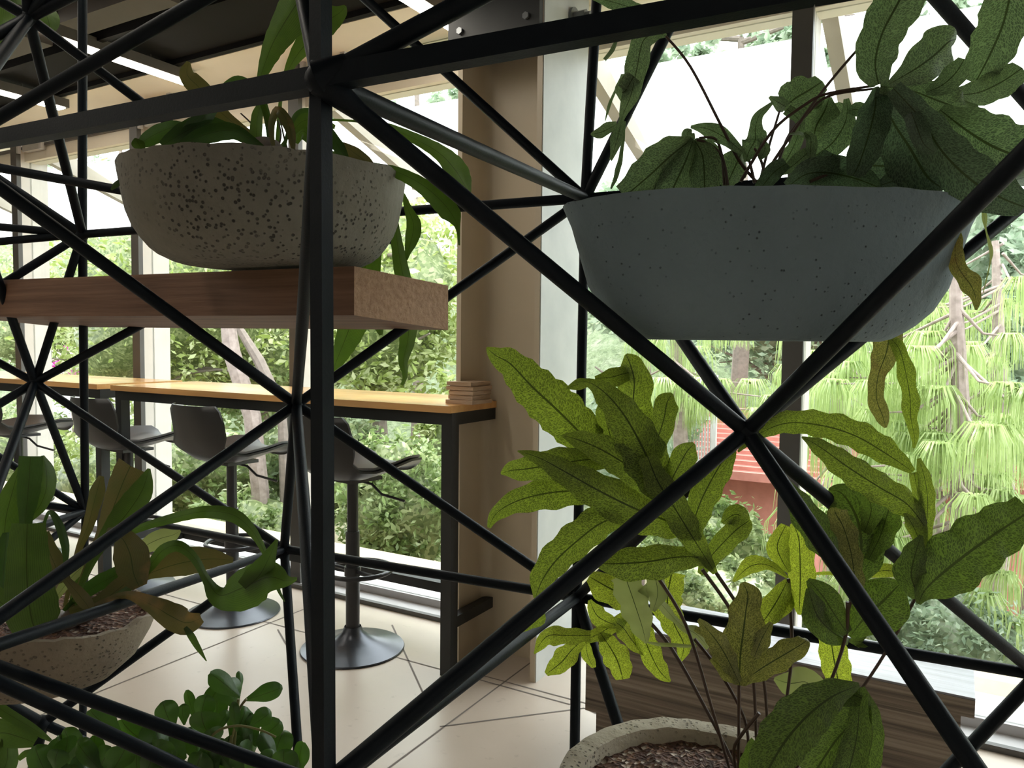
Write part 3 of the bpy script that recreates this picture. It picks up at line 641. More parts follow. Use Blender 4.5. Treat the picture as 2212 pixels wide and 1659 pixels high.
# --- strap fern in the left bowl
p1 = plant('strap_fern', P(590, 325, 1.62), 'dark strap-leaved fern growing from the pitted bowl on the beam', 'plant')
L1 = [
 ([(592, 330, 12), (575, 250, 12), (560, 190, 12), (584, 113, 40), (611, 63, 60), (650, 5, 84), (690, -55, 80)], 1.6, -.25, 'leaf_strap'),
 ([(598, 330, 10), (604, 240, 8), (612, 180, 9), (636, 126, 26), (672, 80, 50), (705, 45, 56), (734, 26, 32), (746, 12, 5)], 1.62, -.1, 'leaf_strap'),
 ([(590, 325, 12), (530, 285, 20), (482, 248, 28), (450, 215, 42), (428, 188, 42), (404, 162, 34), (407, 133, 7)], 1.6, -.08, 'leaf_dry'),
 ([(588, 325, 14), (574, 240, 16), (548, 192, 20), (515, 174, 20), (490, 190, 22), (462, 228, 26), (425, 270, 38), (385, 305, 20)], 1.58, -.1, 'leaf_strap_dark'),
 ([(590, 330, 12), (530, 300, 22), (475, 272, 28), (440, 268, 40), (398, 288, 44), (350, 315, 20)], 1.56, -.1, 'leaf_strap_dark'),
 ([(580, 330, 10), (545, 305, 20), (505, 284, 34), (468, 286, 38), (428, 298, 34), (385, 318, 14)], 1.52, -.1, 'leaf_strap_dark'),
 ([(420, 300, 10), (390, 275, 24), (350, 285, 36), (318, 302, 30), (295, 318, 8)], 1.5, 0, 'leaf_strap_dark'),
 ([(310, 330, 8), (298, 310, 26), (292, 298, 3)], 1.47, 0, 'leaf_strap'),
 ([(552, 330, 24), (553, 285, 26), (557, 245, 22), (570, 214, 8)], 1.55, 0, 'leaf_strap'),
 ([(592, 325, 6), (586, 275, 14), (598, 238, 16), (616, 256, 24), (628, 288, 20), (634, 330, 6)], 1.52, -.03, 'leaf_dry'),
 ([(612, 325, 7), (624, 280, 8), (640, 248, 10), (662, 238, 10), (700, 244, 7)], 1.55, 0, 'leaf_strap_dark'),
 ([(622, 300, 8), (652, 262, 28), (690, 262, 26), (724, 275, 8)], 1.56, 0, 'leaf_strap'),
 ([(640, 310, 8), (652, 285, 26), (672, 300, 28), (690, 330, 10)], 1.6, 0, 'leaf_strap'),
 ([(600, 325, 6), (650, 268, 5), (710, 259, 5), (790, 264, 6), (835, 273, 15), (900, 301, 24), (950, 330, 34), (984, 365, 48), (1004, 398, 38), (1016, 418, 5)], 1.62, -.2, 'leaf_strap'),
 ([(640, 330, 8), (715, 330, 9), (800, 357, 15), (854, 371, 24), (905, 396, 32), (945, 428, 42), (974, 462, 42), (988, 490, 12), (992, 530, 4)], 1.62, -.1, 'leaf_strap'),
 ([(700, 260, 8), (716, 292, 22), (734, 322, 26), (750, 345, 10)], 1.54, 0, 'leaf_strap_dark'),
 ([(735, 310, 10), (762, 328, 26), (790, 350, 26), (820, 378, 8)], 1.55, 0, 'leaf_dry'),
 ([(840, 395, 10), (868, 416, 8), (882, 452, 18), (894, 485, 32), (890, 515, 30), (881, 545, 14), (879, 562, 3)], 1.72, .02, 'leaf_strap'),
 ([(845, 400, 8), (853, 470, 12), (857, 520, 24), (863, 560, 30), (872, 610, 36), (882, 680, 40), (880, 735, 34), (871, 778, 22), (875, 812, 11), (868, 832, 7)], 1.78, .08, 'leaf_strap'),
 ([(815, 400, 20), (800, 520, 50), (782, 640, 66), (760, 705, 60), (744, 745, 46), (724, 792, 24), (711, 838, 7)], 1.86, .1, 'leaf_strap'),
 ([(825, 600, 20), (818, 690, 26), (823, 724, 8)], 1.88, 0, 'leaf_strap'),
 ([(268, 385, 5), (252, 398, 12), (240, 410, 4)], 1.48, 0, 'leaf_strap_dark'),
]
for pts, d, dz, mt in L1: leaf(p1, pts, d, dz, mt, wav=.05)
for pts in ([(555, 300), (545, 270), (520, 245)], [(620, 320), (612, 290), (605, 255)], [(600, 325), (607, 290), (600, 260)]): stem(p1, pts, 1.57, 0, 2.2, 'stem_dark')
m = MB(); m.ball(P(572, 318, 1.56), .022, 'bark', 7, (1.6, 1, .9)); m.ball(P(545, 316, 1.55), .016, 'bark_pale', 7, (1.4, 1, .8)); m.build('rhizome', p1)

# --- fern in the right bowl
p2 = plant('bear_paw_fern', P(1650, 400, 1.1), 'tall backlit fern with lobed fronds growing from the large blue-grey bowl', 'plant')
MI = 'leaf_fern_veiled'
fr = frond
fr(p2, [[(1495, 300, 10), (1448, 332, 60), (1398, 378, 66), (1345, 425, 40)], [(1497, 300, 12), (1478, 345, 56), (1450, 405, 64), (1440, 430, 50)], [(1500, 302, 12), (1520, 340, 52), (1524, 420, 50)], [(1504, 302, 10), (1540, 330, 30), (1556, 400, 24)], [(1490, 305, 20), (1486, 288, 22), (1494, 280, 4)]], 1.08, MI, .1, fold=.3)
fr(p2, [[(1492, 274, 6), (1528, 279, 26), (1568, 300, 28), (1605, 330, 10)], [(1565, 410, 12), (1588, 355, 52), (1604, 322, 10)]], 1.1, MI)
fr(p2, [[(1670, 221, 6), (1642, 246, 16), (1632, 278, 25), (1632, 302, 40), (1618, 328, 30), (1612, 350, 8)], [(1640, 300, 10), (1652, 320, 20), (1640, 345, 8)]], 1.1, MI, .3)
fr(p2, [[(1662, 209, 6), (1685, 224, 24), (1700, 232, 20)], [(1690, 238, 16), (1716, 216, 62), (1746, 198, 64), (1775, 178, 30)], [(1700, 235, 20), (1728, 262, 18), (1722, 300, 20), (1700, 345, 30), (1680, 372, 8)]], 1.12, MI)
fr(p2, [[(1792, 210, 10), (1782, 240, 50), (1764, 274, 62), (1758, 304, 20)], [(1768, 300, 40), (1800, 262, 60), (1840, 245, 20)]], 1.16, MI)
fr(p2, [[(1828, 213, 10), (1830, 240, 22), (1822, 272, 44), (1796, 310, 54), (1758, 338, 30), (1744, 346, 8)], [(1832, 240, 10), (1852, 236, 24), (1878, 250, 14)], [(1738, 285, 6), (1752, 300, 18), (1750, 340, 20)], [(1687, 376, 6), (1716, 356, 28), (1748, 328, 24), (1760, 316, 8)], [(1705, 290, 3), (1728, 288, 8), (1745, 300, 6)]], 1.06, MI)
fr(p2, [[(1898, 184, 30), (1890, 135, 66), (1905, 72, 74), (1942, 0, 88), (1965, -55, 90)], [(1920, 182, 12), (1975, 148, 58), (2015, 118, 78), (2046, 90, 58), (2064, 84, 18)], [(2000, 200, 14), (2034, 186, 34), (2064, 160, 44), (2084, 128, 24)]], 1.0, MI, .12)
fr(p2, [[(1900, 188, 20), (1960, 195, 40), (2030, 222, 62), (2082, 238, 54), (2112, 228, 8)], [(2030, 236, 20), (2085, 276, 78), (2140, 310, 96), (2190, 332, 84), (2225, 350, 60)]], 1.02, MI, .12)
fr(p2, [[(1930, 190, 30), (1992, 258, 50), (2038, 328, 74), (2100, 388, 82), (2160, 424, 72), (2212, 446, 36)], [(1950, 198, 12), (1976, 260, 30), (1996, 310, 32), (2022, 330, 8)]], .98, 'leaf_fern_veiled_dark', .12)
fr(p2, [[(1892, 188, 10), (1892, 232, 54), (1878, 292, 58), (1858, 352, 48), (1842, 382, 18)], [(1902, 188, 16), (1924, 258, 66), (1962, 320, 94), (2000, 382, 84), (2036, 408, 30)]], 1.03, 'leaf_fern_veiled_dark', .1)
fr(p2, [[(1826, 370, 8), (1880, 356, 58), (1950, 362, 84), (2010, 392, 62), (2036, 410, 20)], [(1760, 395, 30), (1782, 360, 50), (1800, 330, 30)]], 1.09, 'leaf_fern_veiled_dark', .1)
fr(p2, [[(2184, -25, 84), (2166, 50, 82), (2140, 112, 76), (2116, 160, 52), (2106, 178, 30)], [(2050, 205, 20), (2108, 202, 44), (2160, 180, 54), (2205, 150, 40)]], 1.06, MI, .12)
fr(p2, [[(2180, 392, 20), (2230, 380, 40)]], 1.0, MI, .1)
fr(p2, [[(1700, 405, 20), (1740, 376, 44), (1790, 372, 60), (1850, 385, 50), (1900, 405, 20)], [(1640, 410, 20), (1670, 372, 34), (1700, 352, 20)], [(1900, 400, 20), (1960, 385, 60), (2020, 408, 40)]], 1.06, 'leaf_fern_veiled_dark', .12)
# drooping frond at the left of the bowl
fr(p2, [[(1440, 78, 6), (1418, 72, 26), (1388, 88, 40), (1374, 150, 40), (1362, 205, 30), (1346, 245, 16), (1342, 262, 12), (1332, 302, 22), (1322, 338, 10), (1318, 345, 8)]], 1.04, MI, .15)
fr(p2, [[(1352, 160, 20), (1346, 200, 30), (1368, 165, 30)], [(1350, 262, 4), (1344, 320, 8), (1334, 370, 12), (1320, 408, 4)], [(1276, 290, 3), (1300, 284, 24), (1332, 268, 12)], [(1338, 178, 4), (1318, 222, 7), (1307, 262, 2)]], 1.05, MI, .25)
fr(p2, [[(1270, -10, 10), (1330, 6, 24), (1372, 18, 22), (1425, 28, 5)], [(1335, 82, 4), (1322, 108, 10), (1306, 130, 8)]], 1.0, MI, .25)
fr(p2, [[(2066, 480, 8), (2068, 505, 14), (2064, 535, 28), (2066, 566, 24), (2080, 592, 32), (2098, 616, 32), (2108, 642, 20), (2109, 670, 3)]], 1.05, 'leaf_fern_brown', .3)
fr(p2, [[(2118, 400, 2), (2123, 440, 4), (2127, 472, 11), (2130, 498, 3), (2141, 542, 8), (2138, 572, 3), (2124, 632, 2)]], 1.1, 'leaf_pale', .2)
fr(p2, [[(1925, 640, 40), (1922, 700, 48), (1913, 760, 46), (1896, 810, 28), (1892, 860, 28), (1906, 900, 26), (1913, 924, 5)]], 1.3, 'leaf_fern_brown', .12)
fr(p2, [[(1900, 690, 10), (1916, 722, 10), (1942, 752, 22), (1956, 800, 28), (1966, 856, 28), (1968, 902, 24), (1976, 945, 14), (1974, 968, 6)]], 1.28, 'leaf_fern', .3)
for pts, d, dz in (([(1650, 410), (1600, 352), (1560, 276), (1492, 145), (1438, 78)], 1.1, -.06), ([(1600, 392), (1667, 285), (1739, 226), (1789, 202), (1890, 185)], 1.08, -.06), ([(1640, 395), (1735, 254), (1815, 150), (1960, -12)], 1.08, -.08),
    ([(1668, 395), (1700, 300), (1740, 250), (1789, 208), (1885, 192)], 1.1, -.05), ([(1565, 400), (1560, 340), (1545, 300), (1510, 298)], 1.08, 0), ([(1572, 400), (1560, 340), (1530, 310), (1505, 302)], 1.07, 0), ([(1642, 392), (1660, 320), (1684, 240)], 1.1, 0), ([(1630, 395), (1618, 345), (1608, 325)], 1.09, 0),
    ([(1750, 392), (1800, 372), (1832, 366)], 1.06, 0), ([(1655, 392), (1645, 350), (1630, 320)], 1.08, 0)):
    stem(p2, pts, d, dz, 3.6)

# --- big fern in the bottom right pot
p3 = plant('bear_paw_fern', P(1600, 1660, 1.2), 'large green fern with long lobed fronds rising from the round pot at bottom right', 'plant')
FE, FL, FD, FB = 'leaf_fern', 'leaf_fern_light', 'leaf_fern_dark', 'leaf_fern_brown'
fr(p3, [[(1300, 985, 40), (1250, 930, 78), (1200, 880, 86), (1150, 834, 76), (1104, 786, 52), (1072, 768, 34), (1051, 751, 4)], [(1330, 990, 30), (1270, 992, 44), (1200, 1002, 56), (1140, 1012, 46), (1104, 1016, 30), (1082, 1023, 5)],
  [(1380, 1050, 16), (1320, 1052, 30), (1250, 1060, 50), (1185, 1066, 58), (1120, 1082, 44), (1074, 1108, 26), (1056, 1140, 8)], [(1370, 985, 40), (1370, 920, 62), (1370, 865, 64), (1372, 822, 58), (1362, 785, 42), (1352, 765, 6)],
  [(1285, 818, 10), (1320, 816, 32), (1360, 806, 28), (1392, 812, 8)], [(1330, 985, 30), (1316, 935, 44), (1304, 888, 30), (1296, 870, 8)], [(1400, 1040, 40), (1360, 1000, 60), (1310, 975, 50)], [(1225, 838, 6), (1250, 830, 20), (1275, 828, 14)]], 1.27, FE, .14, dzs=[.02])
fr(p3, [[(1445, 1078, 44), (1410, 1042, 62), (1360, 1006, 62), (1300, 970, 52), (1246, 948, 30), (1214, 941, 6)], [(1480, 1140, 30), (1440, 1126, 62), (1370, 1100, 76), (1290, 1060, 66), (1220, 1020, 46), (1165, 990, 26), (1118, 974, 3)],
  [(1435, 1060, 60), (1402, 1002, 82), (1372, 942, 78), (1342, 892, 62), (1306, 850, 42), (1270, 826, 16), (1236, 828, 4)], [(1400, 995, 30), (1418, 952, 42), (1433, 906, 44), (1440, 870, 42), (1452, 850, 8)], [(1438, 1070, 25), (1456, 1030, 44), (1472, 1000, 46), (1486, 975, 40), (1500, 958, 8)],
  [(1490, 1160, 36), (1512, 1092, 48), (1536, 1042, 50), (1565, 990, 40), (1582, 948, 10)], [(1512, 1240, 12), (1530, 1210, 32), (1560, 1176, 38), (1590, 1146, 42), (1614, 1128, 30), (1620, 1122, 6)], [(1560, 1130, 8), (1592, 1112, 42), (1618, 1140, 8)],
  [(1535, 1225, 14), (1508, 1206, 28), (1460, 1206, 48), (1400, 1216, 62), (1330, 1220, 48), (1284, 1216, 8)], [(1360, 1110, 20), (1300, 1126, 56), (1250, 1162, 62), (1200, 1208, 56), (1170, 1252, 42), (1156, 1292, 8)],
  [(1545, 1238, 12), (1495, 1160, 44), (1455, 1095, 52), (1420, 1040, 48), (1398, 985, 30)]], 1.2, FE, .13, dzs=[-.02, .01])
fr(p3, [[(1172, 1318, 10), (1160, 1336, 28), (1122, 1364, 6)]], 1.25, FE)
fr(p3, [[(1276, 1374, 20), (1222, 1374, 30), (1182, 1376, 30), (1154, 1412, 4)], [(1262, 1380, 14), (1236, 1402, 32), (1212, 1430, 38), (1180, 1456, 12)], [(1266, 1385, 10), (1270, 1415, 22), (1282, 1442, 10)], [(1296, 1366, 14), (1320, 1400, 42), (1336, 1430, 46), (1346, 1466, 26)],
  [(1326, 1342, 14), (1346, 1358, 30), (1366, 1386, 26), (1394, 1414, 8)], [(1378, 1325, 20), (1390, 1370, 38), (1406, 1412, 38), (1426, 1450, 30), (1448, 1472, 5)], [(1330, 1350, 16), (1292, 1330, 34), (1274, 1296, 8)], [(1372, 1312, 20), (1348, 1290, 48), (1308, 1268, 54), (1272, 1246, 20)],
  [(1450, 1235, 50), (1440, 1300, 54), (1456, 1350, 40), (1476, 1392, 30), (1470, 1428, 8)], [(1262, 1384, 14), (1300, 1366, 28), (1340, 1340, 22), (1372, 1318, 12)]], 1.42, FL, .2, dzs=[.02])
fr(p3, [[(1348, 1240, 52), (1368, 1298, 54), (1386, 1352, 40), (1396, 1390, 6)], [(1392, 1262, 30), (1430, 1308, 20), (1470, 1350, 14), (1505, 1372, 26), (1530, 1400, 8)], [(1398, 1388, 4), (1440, 1393, 9), (1505, 1396, 5)], [(1410, 1230, 30), (1420, 1280, 36), (1410, 1320, 10)]], 1.3, 'leaf_pale', .25)
fr(p3, [[(1598, 1480, 24), (1600, 1420, 60), (1606, 1370, 66), (1612, 1320, 56), (1616, 1284, 42), (1604, 1258, 12)], [(1596, 1474, 14), (1570, 1422, 36), (1545, 1382, 36), (1508, 1338, 8)], [(1602, 1474, 16), (1650, 1440, 42), (1700, 1410, 44), (1736, 1388, 28), (1742, 1380, 8)], [(1630, 1420, 16), (1648, 1378, 28), (1666, 1344, 8)], [(1596, 1476, 12), (1570, 1452, 28), (1536, 1422, 10)], [(1500, 1358, 8), (1530, 1372, 22), (1550, 1400, 20)]], 1.15, FB, .22)
fr(p3, [[(1726, 1328, 6), (1729, 1300, 34), (1731, 1250, 46), (1730, 1195, 46), (1726, 1158, 38), (1712, 1130, 10)], [(1705, 1236, 8), (1690, 1210, 30), (1680, 1178, 38), (1698, 1135, 18)], [(1702, 1248, 5), (1660, 1220, 20), (1620, 1222, 30), (1584, 1256, 5)], [(1702, 1252, 10), (1686, 1285, 36), (1664, 1322, 42), (1640, 1355, 12)], [(1706, 1256, 8), (1698, 1300, 30), (1672, 1340, 14)]], 1.25, FL, .12)
fr(p3, [[(1745, 1252, 10), (1776, 1288, 52), (1802, 1328, 46), (1830, 1368, 20)], [(1746, 1270, 10), (1762, 1328, 50), (1796, 1366, 42), (1832, 1386, 14)], [(1836, 1376, 8), (1870, 1334, 74), (1908, 1300, 98), (1938, 1268, 44), (1945, 1262, 8)], [(1834, 1384, 6), (1862, 1386, 26), (1850, 1395, 6)]], 1.18, FD, .08)
fr(p3, [[(1848, 1260, 26), (1856, 1212, 72), (1856, 1160, 98), (1844, 1112, 98), (1818, 1068, 50), (1790, 1058, 8)], [(1846, 1250, 20), (1802, 1192, 52), (1760, 1140, 58), (1720, 1082, 42), (1688, 1028, 6)], [(1876, 1210, 16), (1902, 1162, 42), (1916, 1120, 46), (1928, 1082, 24)], [(1868, 1150, 16), (1884, 1100, 38), (1866, 1052, 8)]], 1.2, FD, .16)
fr(p3, [[(1852, 1290, 20), (1846, 1240, 32), (1838, 1190, 34), (1822, 1138, 40), (1806, 1110, 34), (1802, 1096, 8)]], 1.16, FB, .3)
fr(p3, [[(1958, 1240, 4), (1912, 1232, 26), (1868, 1242, 10)]], 1.26, FL, .1)
fr(p3, [[(1755, 1240, 4), (1790, 1238, 8), (1830, 1244, 4)]], 1.26, FL, .1)
fr(p3, [[(1972, 1018, 14), (1912, 976, 46), (1850, 940, 52), (1780, 918, 48), (1702, 912, 40), (1640, 936, 22), (1594, 976, 5)], [(1996, 1136, 18), (1958, 1090, 46), (1898, 1054, 54), (1830, 1010, 50), (1770, 966, 30), (1732, 944, 4)], [(2000, 1200, 8), (2001, 1140, 22), (2003, 1080, 27), (1996, 1030, 22), (1984, 990, 8)], [(1994, 1190, 10), (1976, 1142, 26), (1955, 1108, 8)],
  [(1998, 1210, 12), (1990, 1120, 18), (1974, 1020, 16)]], 1.16, FE, .16)
fr(p3, [[(1984, 1305, 8), (1996, 1276, 42), (2030, 1240, 94), (2090, 1192, 100), (2150, 1150, 90), (2222, 1104, 60)], [(1984, 1290, 20), (1966, 1244, 52), (1974, 1200, 42), (1990, 1156, 8)]], 1.14, FD, .16)
fr(p3, [[(1856, 1480, 10), (1800, 1500, 54), (1742, 1542, 84), (1690, 1602, 86), (1646, 1680, 60)], [(1858, 1484, 10), (1852, 1548, 54), (1806, 1604, 74), (1756, 1680, 70)], [(1862, 1484, 10), (1878, 1540, 34), (1882, 1600, 42), (1862, 1680, 50)], [(1858, 1486, 20), (1852, 1590, 44), (1828, 1690, 60)], [(1790, 1500, 20), (1830, 1500, 40), (1862, 1510, 30)]], 1.05, FD, .1)
fr(p3, [[(1672, 1466, 6), (1706, 1474, 46), (1742, 1472, 44), (1764, 1500, 60), (1776, 1536, 34)]], 1.25, 'leaf_pale', .1)
fr(p3, [[(1794, 1370, 40), (1802, 1420, 50), (1810, 1462, 46), (1818, 1510, 34)]], 1.34, FL, .12)
fr(p3, [[(1632, 1600, 16), (1620, 1640, 30), (1612, 1690, 30)]], 1.12, FD)
for pts, d, dz in (([(1417, 1240), (1482, 1351), (1537, 1527), (1580, 1675)], 1.2, 0), ([(1517, 1230), (1583, 1326), (1623, 1432), (1634, 1600), (1636, 1660)], 1.18, 0), ([(1542, 1230), (1618, 1351), (1650, 1470), (1660, 1620)], 1.21, 0),
    ([(1703, 1250), (1711, 1401), (1698, 1522), (1688, 1620)], 1.25, 0), ([(1831, 1300), (1824, 1386), (1769, 1532), (1690, 1668)], 1.18, .02), ([(1986, 1262), (1975, 1296), (1899, 1432), (1794, 1582), (1730, 1665)], 1.15, .08), ([(1597, 1470), (1596, 1570), (1595, 1665)], 1.16, .02),
    ([(1500, 1380), (1552, 1447), (1608, 1552), (1618, 1640)], 1.27, -.03), ([(1856, 1484), (1800, 1560), (1750, 1620), (1715, 1665)], 1.1, .08), ([(1850, 1260), (1832, 1320), (1824, 1386)], 1.19, 0), ([(1640, 1540), (1600, 1590), (1585, 1620), (1590, 1662)], 1.15, .04), ([(1380, 1320), (1450, 1400), (1540, 1560), (1590, 1660)], 1.4, -.15)):
    stem(p3, pts, d, dz, 4.2)

# --- strap fern in the lower left bowl
p4 = plant('strap_fern', P(110, 1330, 1.52), 'broad strap-leaved fern with folded leaves growing in the rough bowl at lower left', 'plant')
L4 = [
 ([(110, 1340, 16), (60, 1200, 24), (56, 1130, 24), (60, 1080, 40), (64, 1035, 46), (67, 985, 44)], 1.5, .0, 'leaf_strap_dark'), ([(60, 1120, 20), (82, 1096, 30), (97, 1058, 40), (98, 1018, 36), (92, 984, 6)], 1.54, 0, 'leaf_strap'),
 ([(10, 1180, 30), (14, 1120, 54), (28, 1062, 40), (42, 1010, 8)], 1.55, 0, 'leaf_strap'), ([(85, 1370, 60), (74, 1340, 96), (66, 1290, 98), (62, 1240, 86), (61, 1185, 76), (62, 1130, 64)], 1.38, 0, 'leaf_strap'),
 ([(150, 1320, 10), (195, 1210, 16), (226, 1150, 34), (250, 1090, 52), (270, 1040, 62), (286, 1005, 62)], 1.5, -.02, 'leaf_dry'), ([(160, 1300, 8), (205, 1200, 20), (242, 1146, 40), (276, 1104, 56), (306, 1058, 46), (322, 1012, 6)], 1.46, -.0, 'leaf_strap'),
 ([(140, 1310, 8), (166, 1200, 12), (190, 1138, 22), (201, 1098, 26), (211, 1060, 30), (219, 1028, 10)], 1.54, 0, 'leaf_dry'), ([(150, 1310, 8), (200, 1190, 16), (300, 1142, 16), (380, 1118, 22), (440, 1106, 26), (500, 1112, 30), (540, 1142, 22), (570, 1190, 12), (600, 1270, 8), (615, 1300, 2)], 1.52, -.05, 'leaf_strap'),
 ([(180, 1320, 10), (280, 1270, 14), (322, 1226, 20), (352, 1190, 26), (386, 1180, 24), (420, 1206, 18), (446, 1252, 18), (474, 1288, 46), (524, 1274, 86), (580, 1250, 74), (618, 1256, 26), (642, 1250, 6)], 1.46, -.06, 'leaf_strap'),
 ([(530, 1270, 40), (560, 1240, 56), (580, 1204, 32), (598, 1166, 6)], 1.41, 0, 'leaf_strap'), ([(250, 1280, 12), (310, 1245, 22), (352, 1226, 46), (402, 1212, 62), (456, 1206, 42), (504, 1210, 10)], 1.5, 0, 'leaf_dry'),
 ([(230, 1150, 20), (262, 1160, 40), (282, 1195, 70), (290, 1238, 62), (302, 1268, 30)], 1.42, 0, 'leaf_dry'), ([(240, 1250, 12), (300, 1190, 26), (342, 1166, 42), (374, 1156, 26), (390, 1146, 4)], 1.52, 0, 'leaf_pale'),
 ([(200, 1310, 10), (270, 1285, 16), (328, 1306, 36), (370, 1330, 54), (404, 1344, 52), (436, 1334, 20)], 1.42, -.03, 'leaf_dry'), ([(400, 1355, 8), (412, 1372, 14), (426, 1396, 12), (446, 1428, 2)], 1.39, 0, 'leaf_strap'),
 ([(130, 1240, 10), (152, 1262, 18), (176, 1290, 28), (192, 1312, 22), (198, 1338, 8)], 1.4, 0, 'leaf_dry'), ([(90, 1150, 5), (106, 1106, 8), (126, 1130, 16), (141, 1180, 16), (141, 1226, 6)], 1.45, 0, 'leaf_strap_dark'),
 ([(95, 1150, 20), (106, 1185, 30), (122, 1222, 38), (136, 1258, 30)], 1.48, 0, 'leaf_dry'), ([(140, 1320, 12), (200, 1268, 32), (250, 1240, 32), (300, 1200, 8)], 1.5, 0, 'leaf_strap_dark'), ([(10, 1330, 30), (4, 1260, 40), (8, 1200, 40), (14, 1150, 14)], 1.5, 0, 'leaf_strap_dark'),
 ([(40, 1350, 20), (15, 1310, 40), (-20, 1280, 40)], 1.42, 0, 'leaf_strap'), ([(150, 1320, 12), (215, 1300, 30), (270, 1260, 40), (310, 1230, 14)], 1.46, 0, 'leaf_dry'), ([(100, 1320, 10), (150, 1250, 24), (185, 1215, 30), (215, 1175, 20)], 1.5, 0, 'leaf_pale')]
for pts, d, dz, mt in L4: leaf(p4, pts, d, dz, mt, wav=.04)
m = MB(); m.ball(P(120, 1345, 1.52), .03, 'stem_dark', 8, (1.8, 1, .6)); m.ball(P(170, 1330, 1.5), .02, 'stem_dark', 8, (1.6, 1, .8)); m.build('rhizome', p4)

# --- round-leaved plant at the bottom left
p5 = plant('baby_rubber_plant', P(390, 1790, 1.5), 'bushy plant with thick round green leaves along the bottom left edge', 'plant')
def ov(bx, by, tx, ty, w_, d, mat='leaf_fat'):
    pts = [(bx, by, w_*.15), (bx+(tx-bx)*.25, by+(ty-by)*.25, w_*.55), (bx+(tx-bx)*.55, by+(ty-by)*.55, w_), (bx+(tx-bx)*.85, by+(ty-by)*.85, w_*.86), (tx, ty, w_*.22)]
    leaf(p5, pts, d, rnd.uniform(-.03, .03), mat, rnd.choice((-1, 1))*rnd.uniform(10, 35), .35, name='leaf')
O5 = [(375, 1577, 352, 1515, 48), (398, 1566, 396, 1520, 26), (424, 1560, 404, 1490, 22), (432, 1566, 448, 1500, 44), (440, 1532, 470, 1482, 32), (470, 1570, 470, 1500, 42), (518, 1505, 452, 1454, 42), (512, 1530, 486, 1468, 52), (520, 1492, 516, 1450, 15), (530, 1512, 610, 1484, 38), (500, 1596, 530, 1526, 52), (512, 1580, 504, 1516, 22), (540, 1570, 585, 1536, 40), (560, 1596, 606, 1556, 44), (456, 1592, 436, 1536, 60), (452, 1594, 492, 1534, 26), (590, 1648, 616, 1578, 52), (645, 1670, 656, 1602, 34), (600, 1645, 560, 1586, 34),
 (150, 1672, 118, 1594, 68), (222, 1668, 168, 1600, 40), (218, 1660, 204, 1588, 32), (238, 1672, 272, 1612, 58), (262, 1590, 194, 1532, 48), (318, 1606, 262, 1552, 58), (350, 1650, 326, 1562, 62), (400, 1640, 352, 1600, 56), (180, 1640, 140, 1574, 40), (110, 1690, 76, 1610, 50), (300, 1690, 296, 1620, 50), (350, 1700, 372, 1630, 60), (420, 1700, 440, 1625, 56), (480, 1690, 500, 1615, 56), (540, 1700, 560, 1630, 50), (500, 1660, 460, 1600, 44), (430, 1650, 410, 1570, 46), (560, 1680, 590, 1620, 44), (260, 1700, 220, 1640, 50), (190, 1720, 180, 1640, 56), (620, 1700, 640, 1640, 40), (470, 1640, 520, 1590, 40), (380, 1620, 420, 1580, 40)]
r5 = random.Random(12)
for _ in range(26):
    x_, y_ = r5.uniform(100, 640), r5.uniform(1610, 1700)
    if x_ < 330: y_ = r5.uniform(1640, 1710)
    O5.append((x_, y_, x_+r5.uniform(-34, 34), y_-r5.uniform(45, 72), r5.uniform(34, 56)))
for i, (a, b, c, d, w_) in enumerate(O5): ov(a, b, c, d, w_, 1.45 + (i*37 % 11)*.012)
for pts in ([(400, 1800), (380, 1660), (375, 1577)], [(430, 1800), (440, 1660), (432, 1560)], [(470, 1800), (500, 1650), (515, 1510)], [(500, 1800), (560, 1680), (590, 1640)], [(330, 1800), (260, 1700), (222, 1668)], [(300, 1800), (180, 1720), (150, 1672)], [(350, 1800), (320, 1700), (318, 1606)], [(450, 1800), (490, 1680), (500, 1590)], [(530, 1800), (620, 1720), (645, 1670)]):
    stem(p5, pts, 1.52, -.02, 4.5, 'stem_green')
stem(p5, [(532, 1510), (518, 1530), (508, 1566), (500, 1600)], 1.47, .02, 3, 'stem_green')
stem(p5, [(452, 1594), (480, 1574), (520, 1568), (565, 1578), (596, 1592)], 1.43, 0, 3.2, 'stem_green')
p6 = plant('strap_fern', P(-60, 1700, 1.7), 'pale green strap leaves poking in at the bottom left corner', 'plant')
for q in ([(-60, 1490, 30), (0, 1532, 24), (70, 1574, 18), (110, 1600, 6)], [(-60, 1600, 50), (0, 1582, 56), (40, 1590, 50), (76, 1604, 20)], [(-50, 1700, 40), (5, 1660, 50), (14, 1610, 34), (10, 1590, 10)], [(40, 1640, 10), (55, 1628, 14), (76, 1622, 8)]): leaf(p6, q, 1.6, 0, 'leaf_strap')
stem(p6, [(-60, 1490), (-70, 1600), (-60, 1700)], 1.62, 0, 6, 'stem_green')
p7 = plant('strap_fern', P(30, -60, 1.95), 'green leaves behind the lattice joint in the top left corner', 'plant')
for q in ([(30, -60, 30), (0, 0, 70), (-5, 45, 80), (10, 70, 20)], [(60, -60, 20), (78, 0, 40), (100, 40, 50), (108, 72, 12)], [(40, -60, 20), (28, -20, 50), (36, 10, 20)], [(-60, 60, 30), (-10, 88, 24), (26, 84, 6)], [(100, -50, 20), (88, 0, 22), (74, 14, 4)]): leaf(p7, q, 1.95, 0, 'leaf_strap')

# ================================================================ OUTSIDE
m = MB(); m.box(-40, 25, YG+.27, 40, -2.7, -2.5, 'garden_soil'); struct(m.build('ground', smooth=False))
zw = onY(790, 1205, 4.2).z
m = MB(); m.box(-16, 8, 4.2, 4.4, -2.5, zw, 'outer_wall'); struct(m.build('garden_wall', smooth=False))
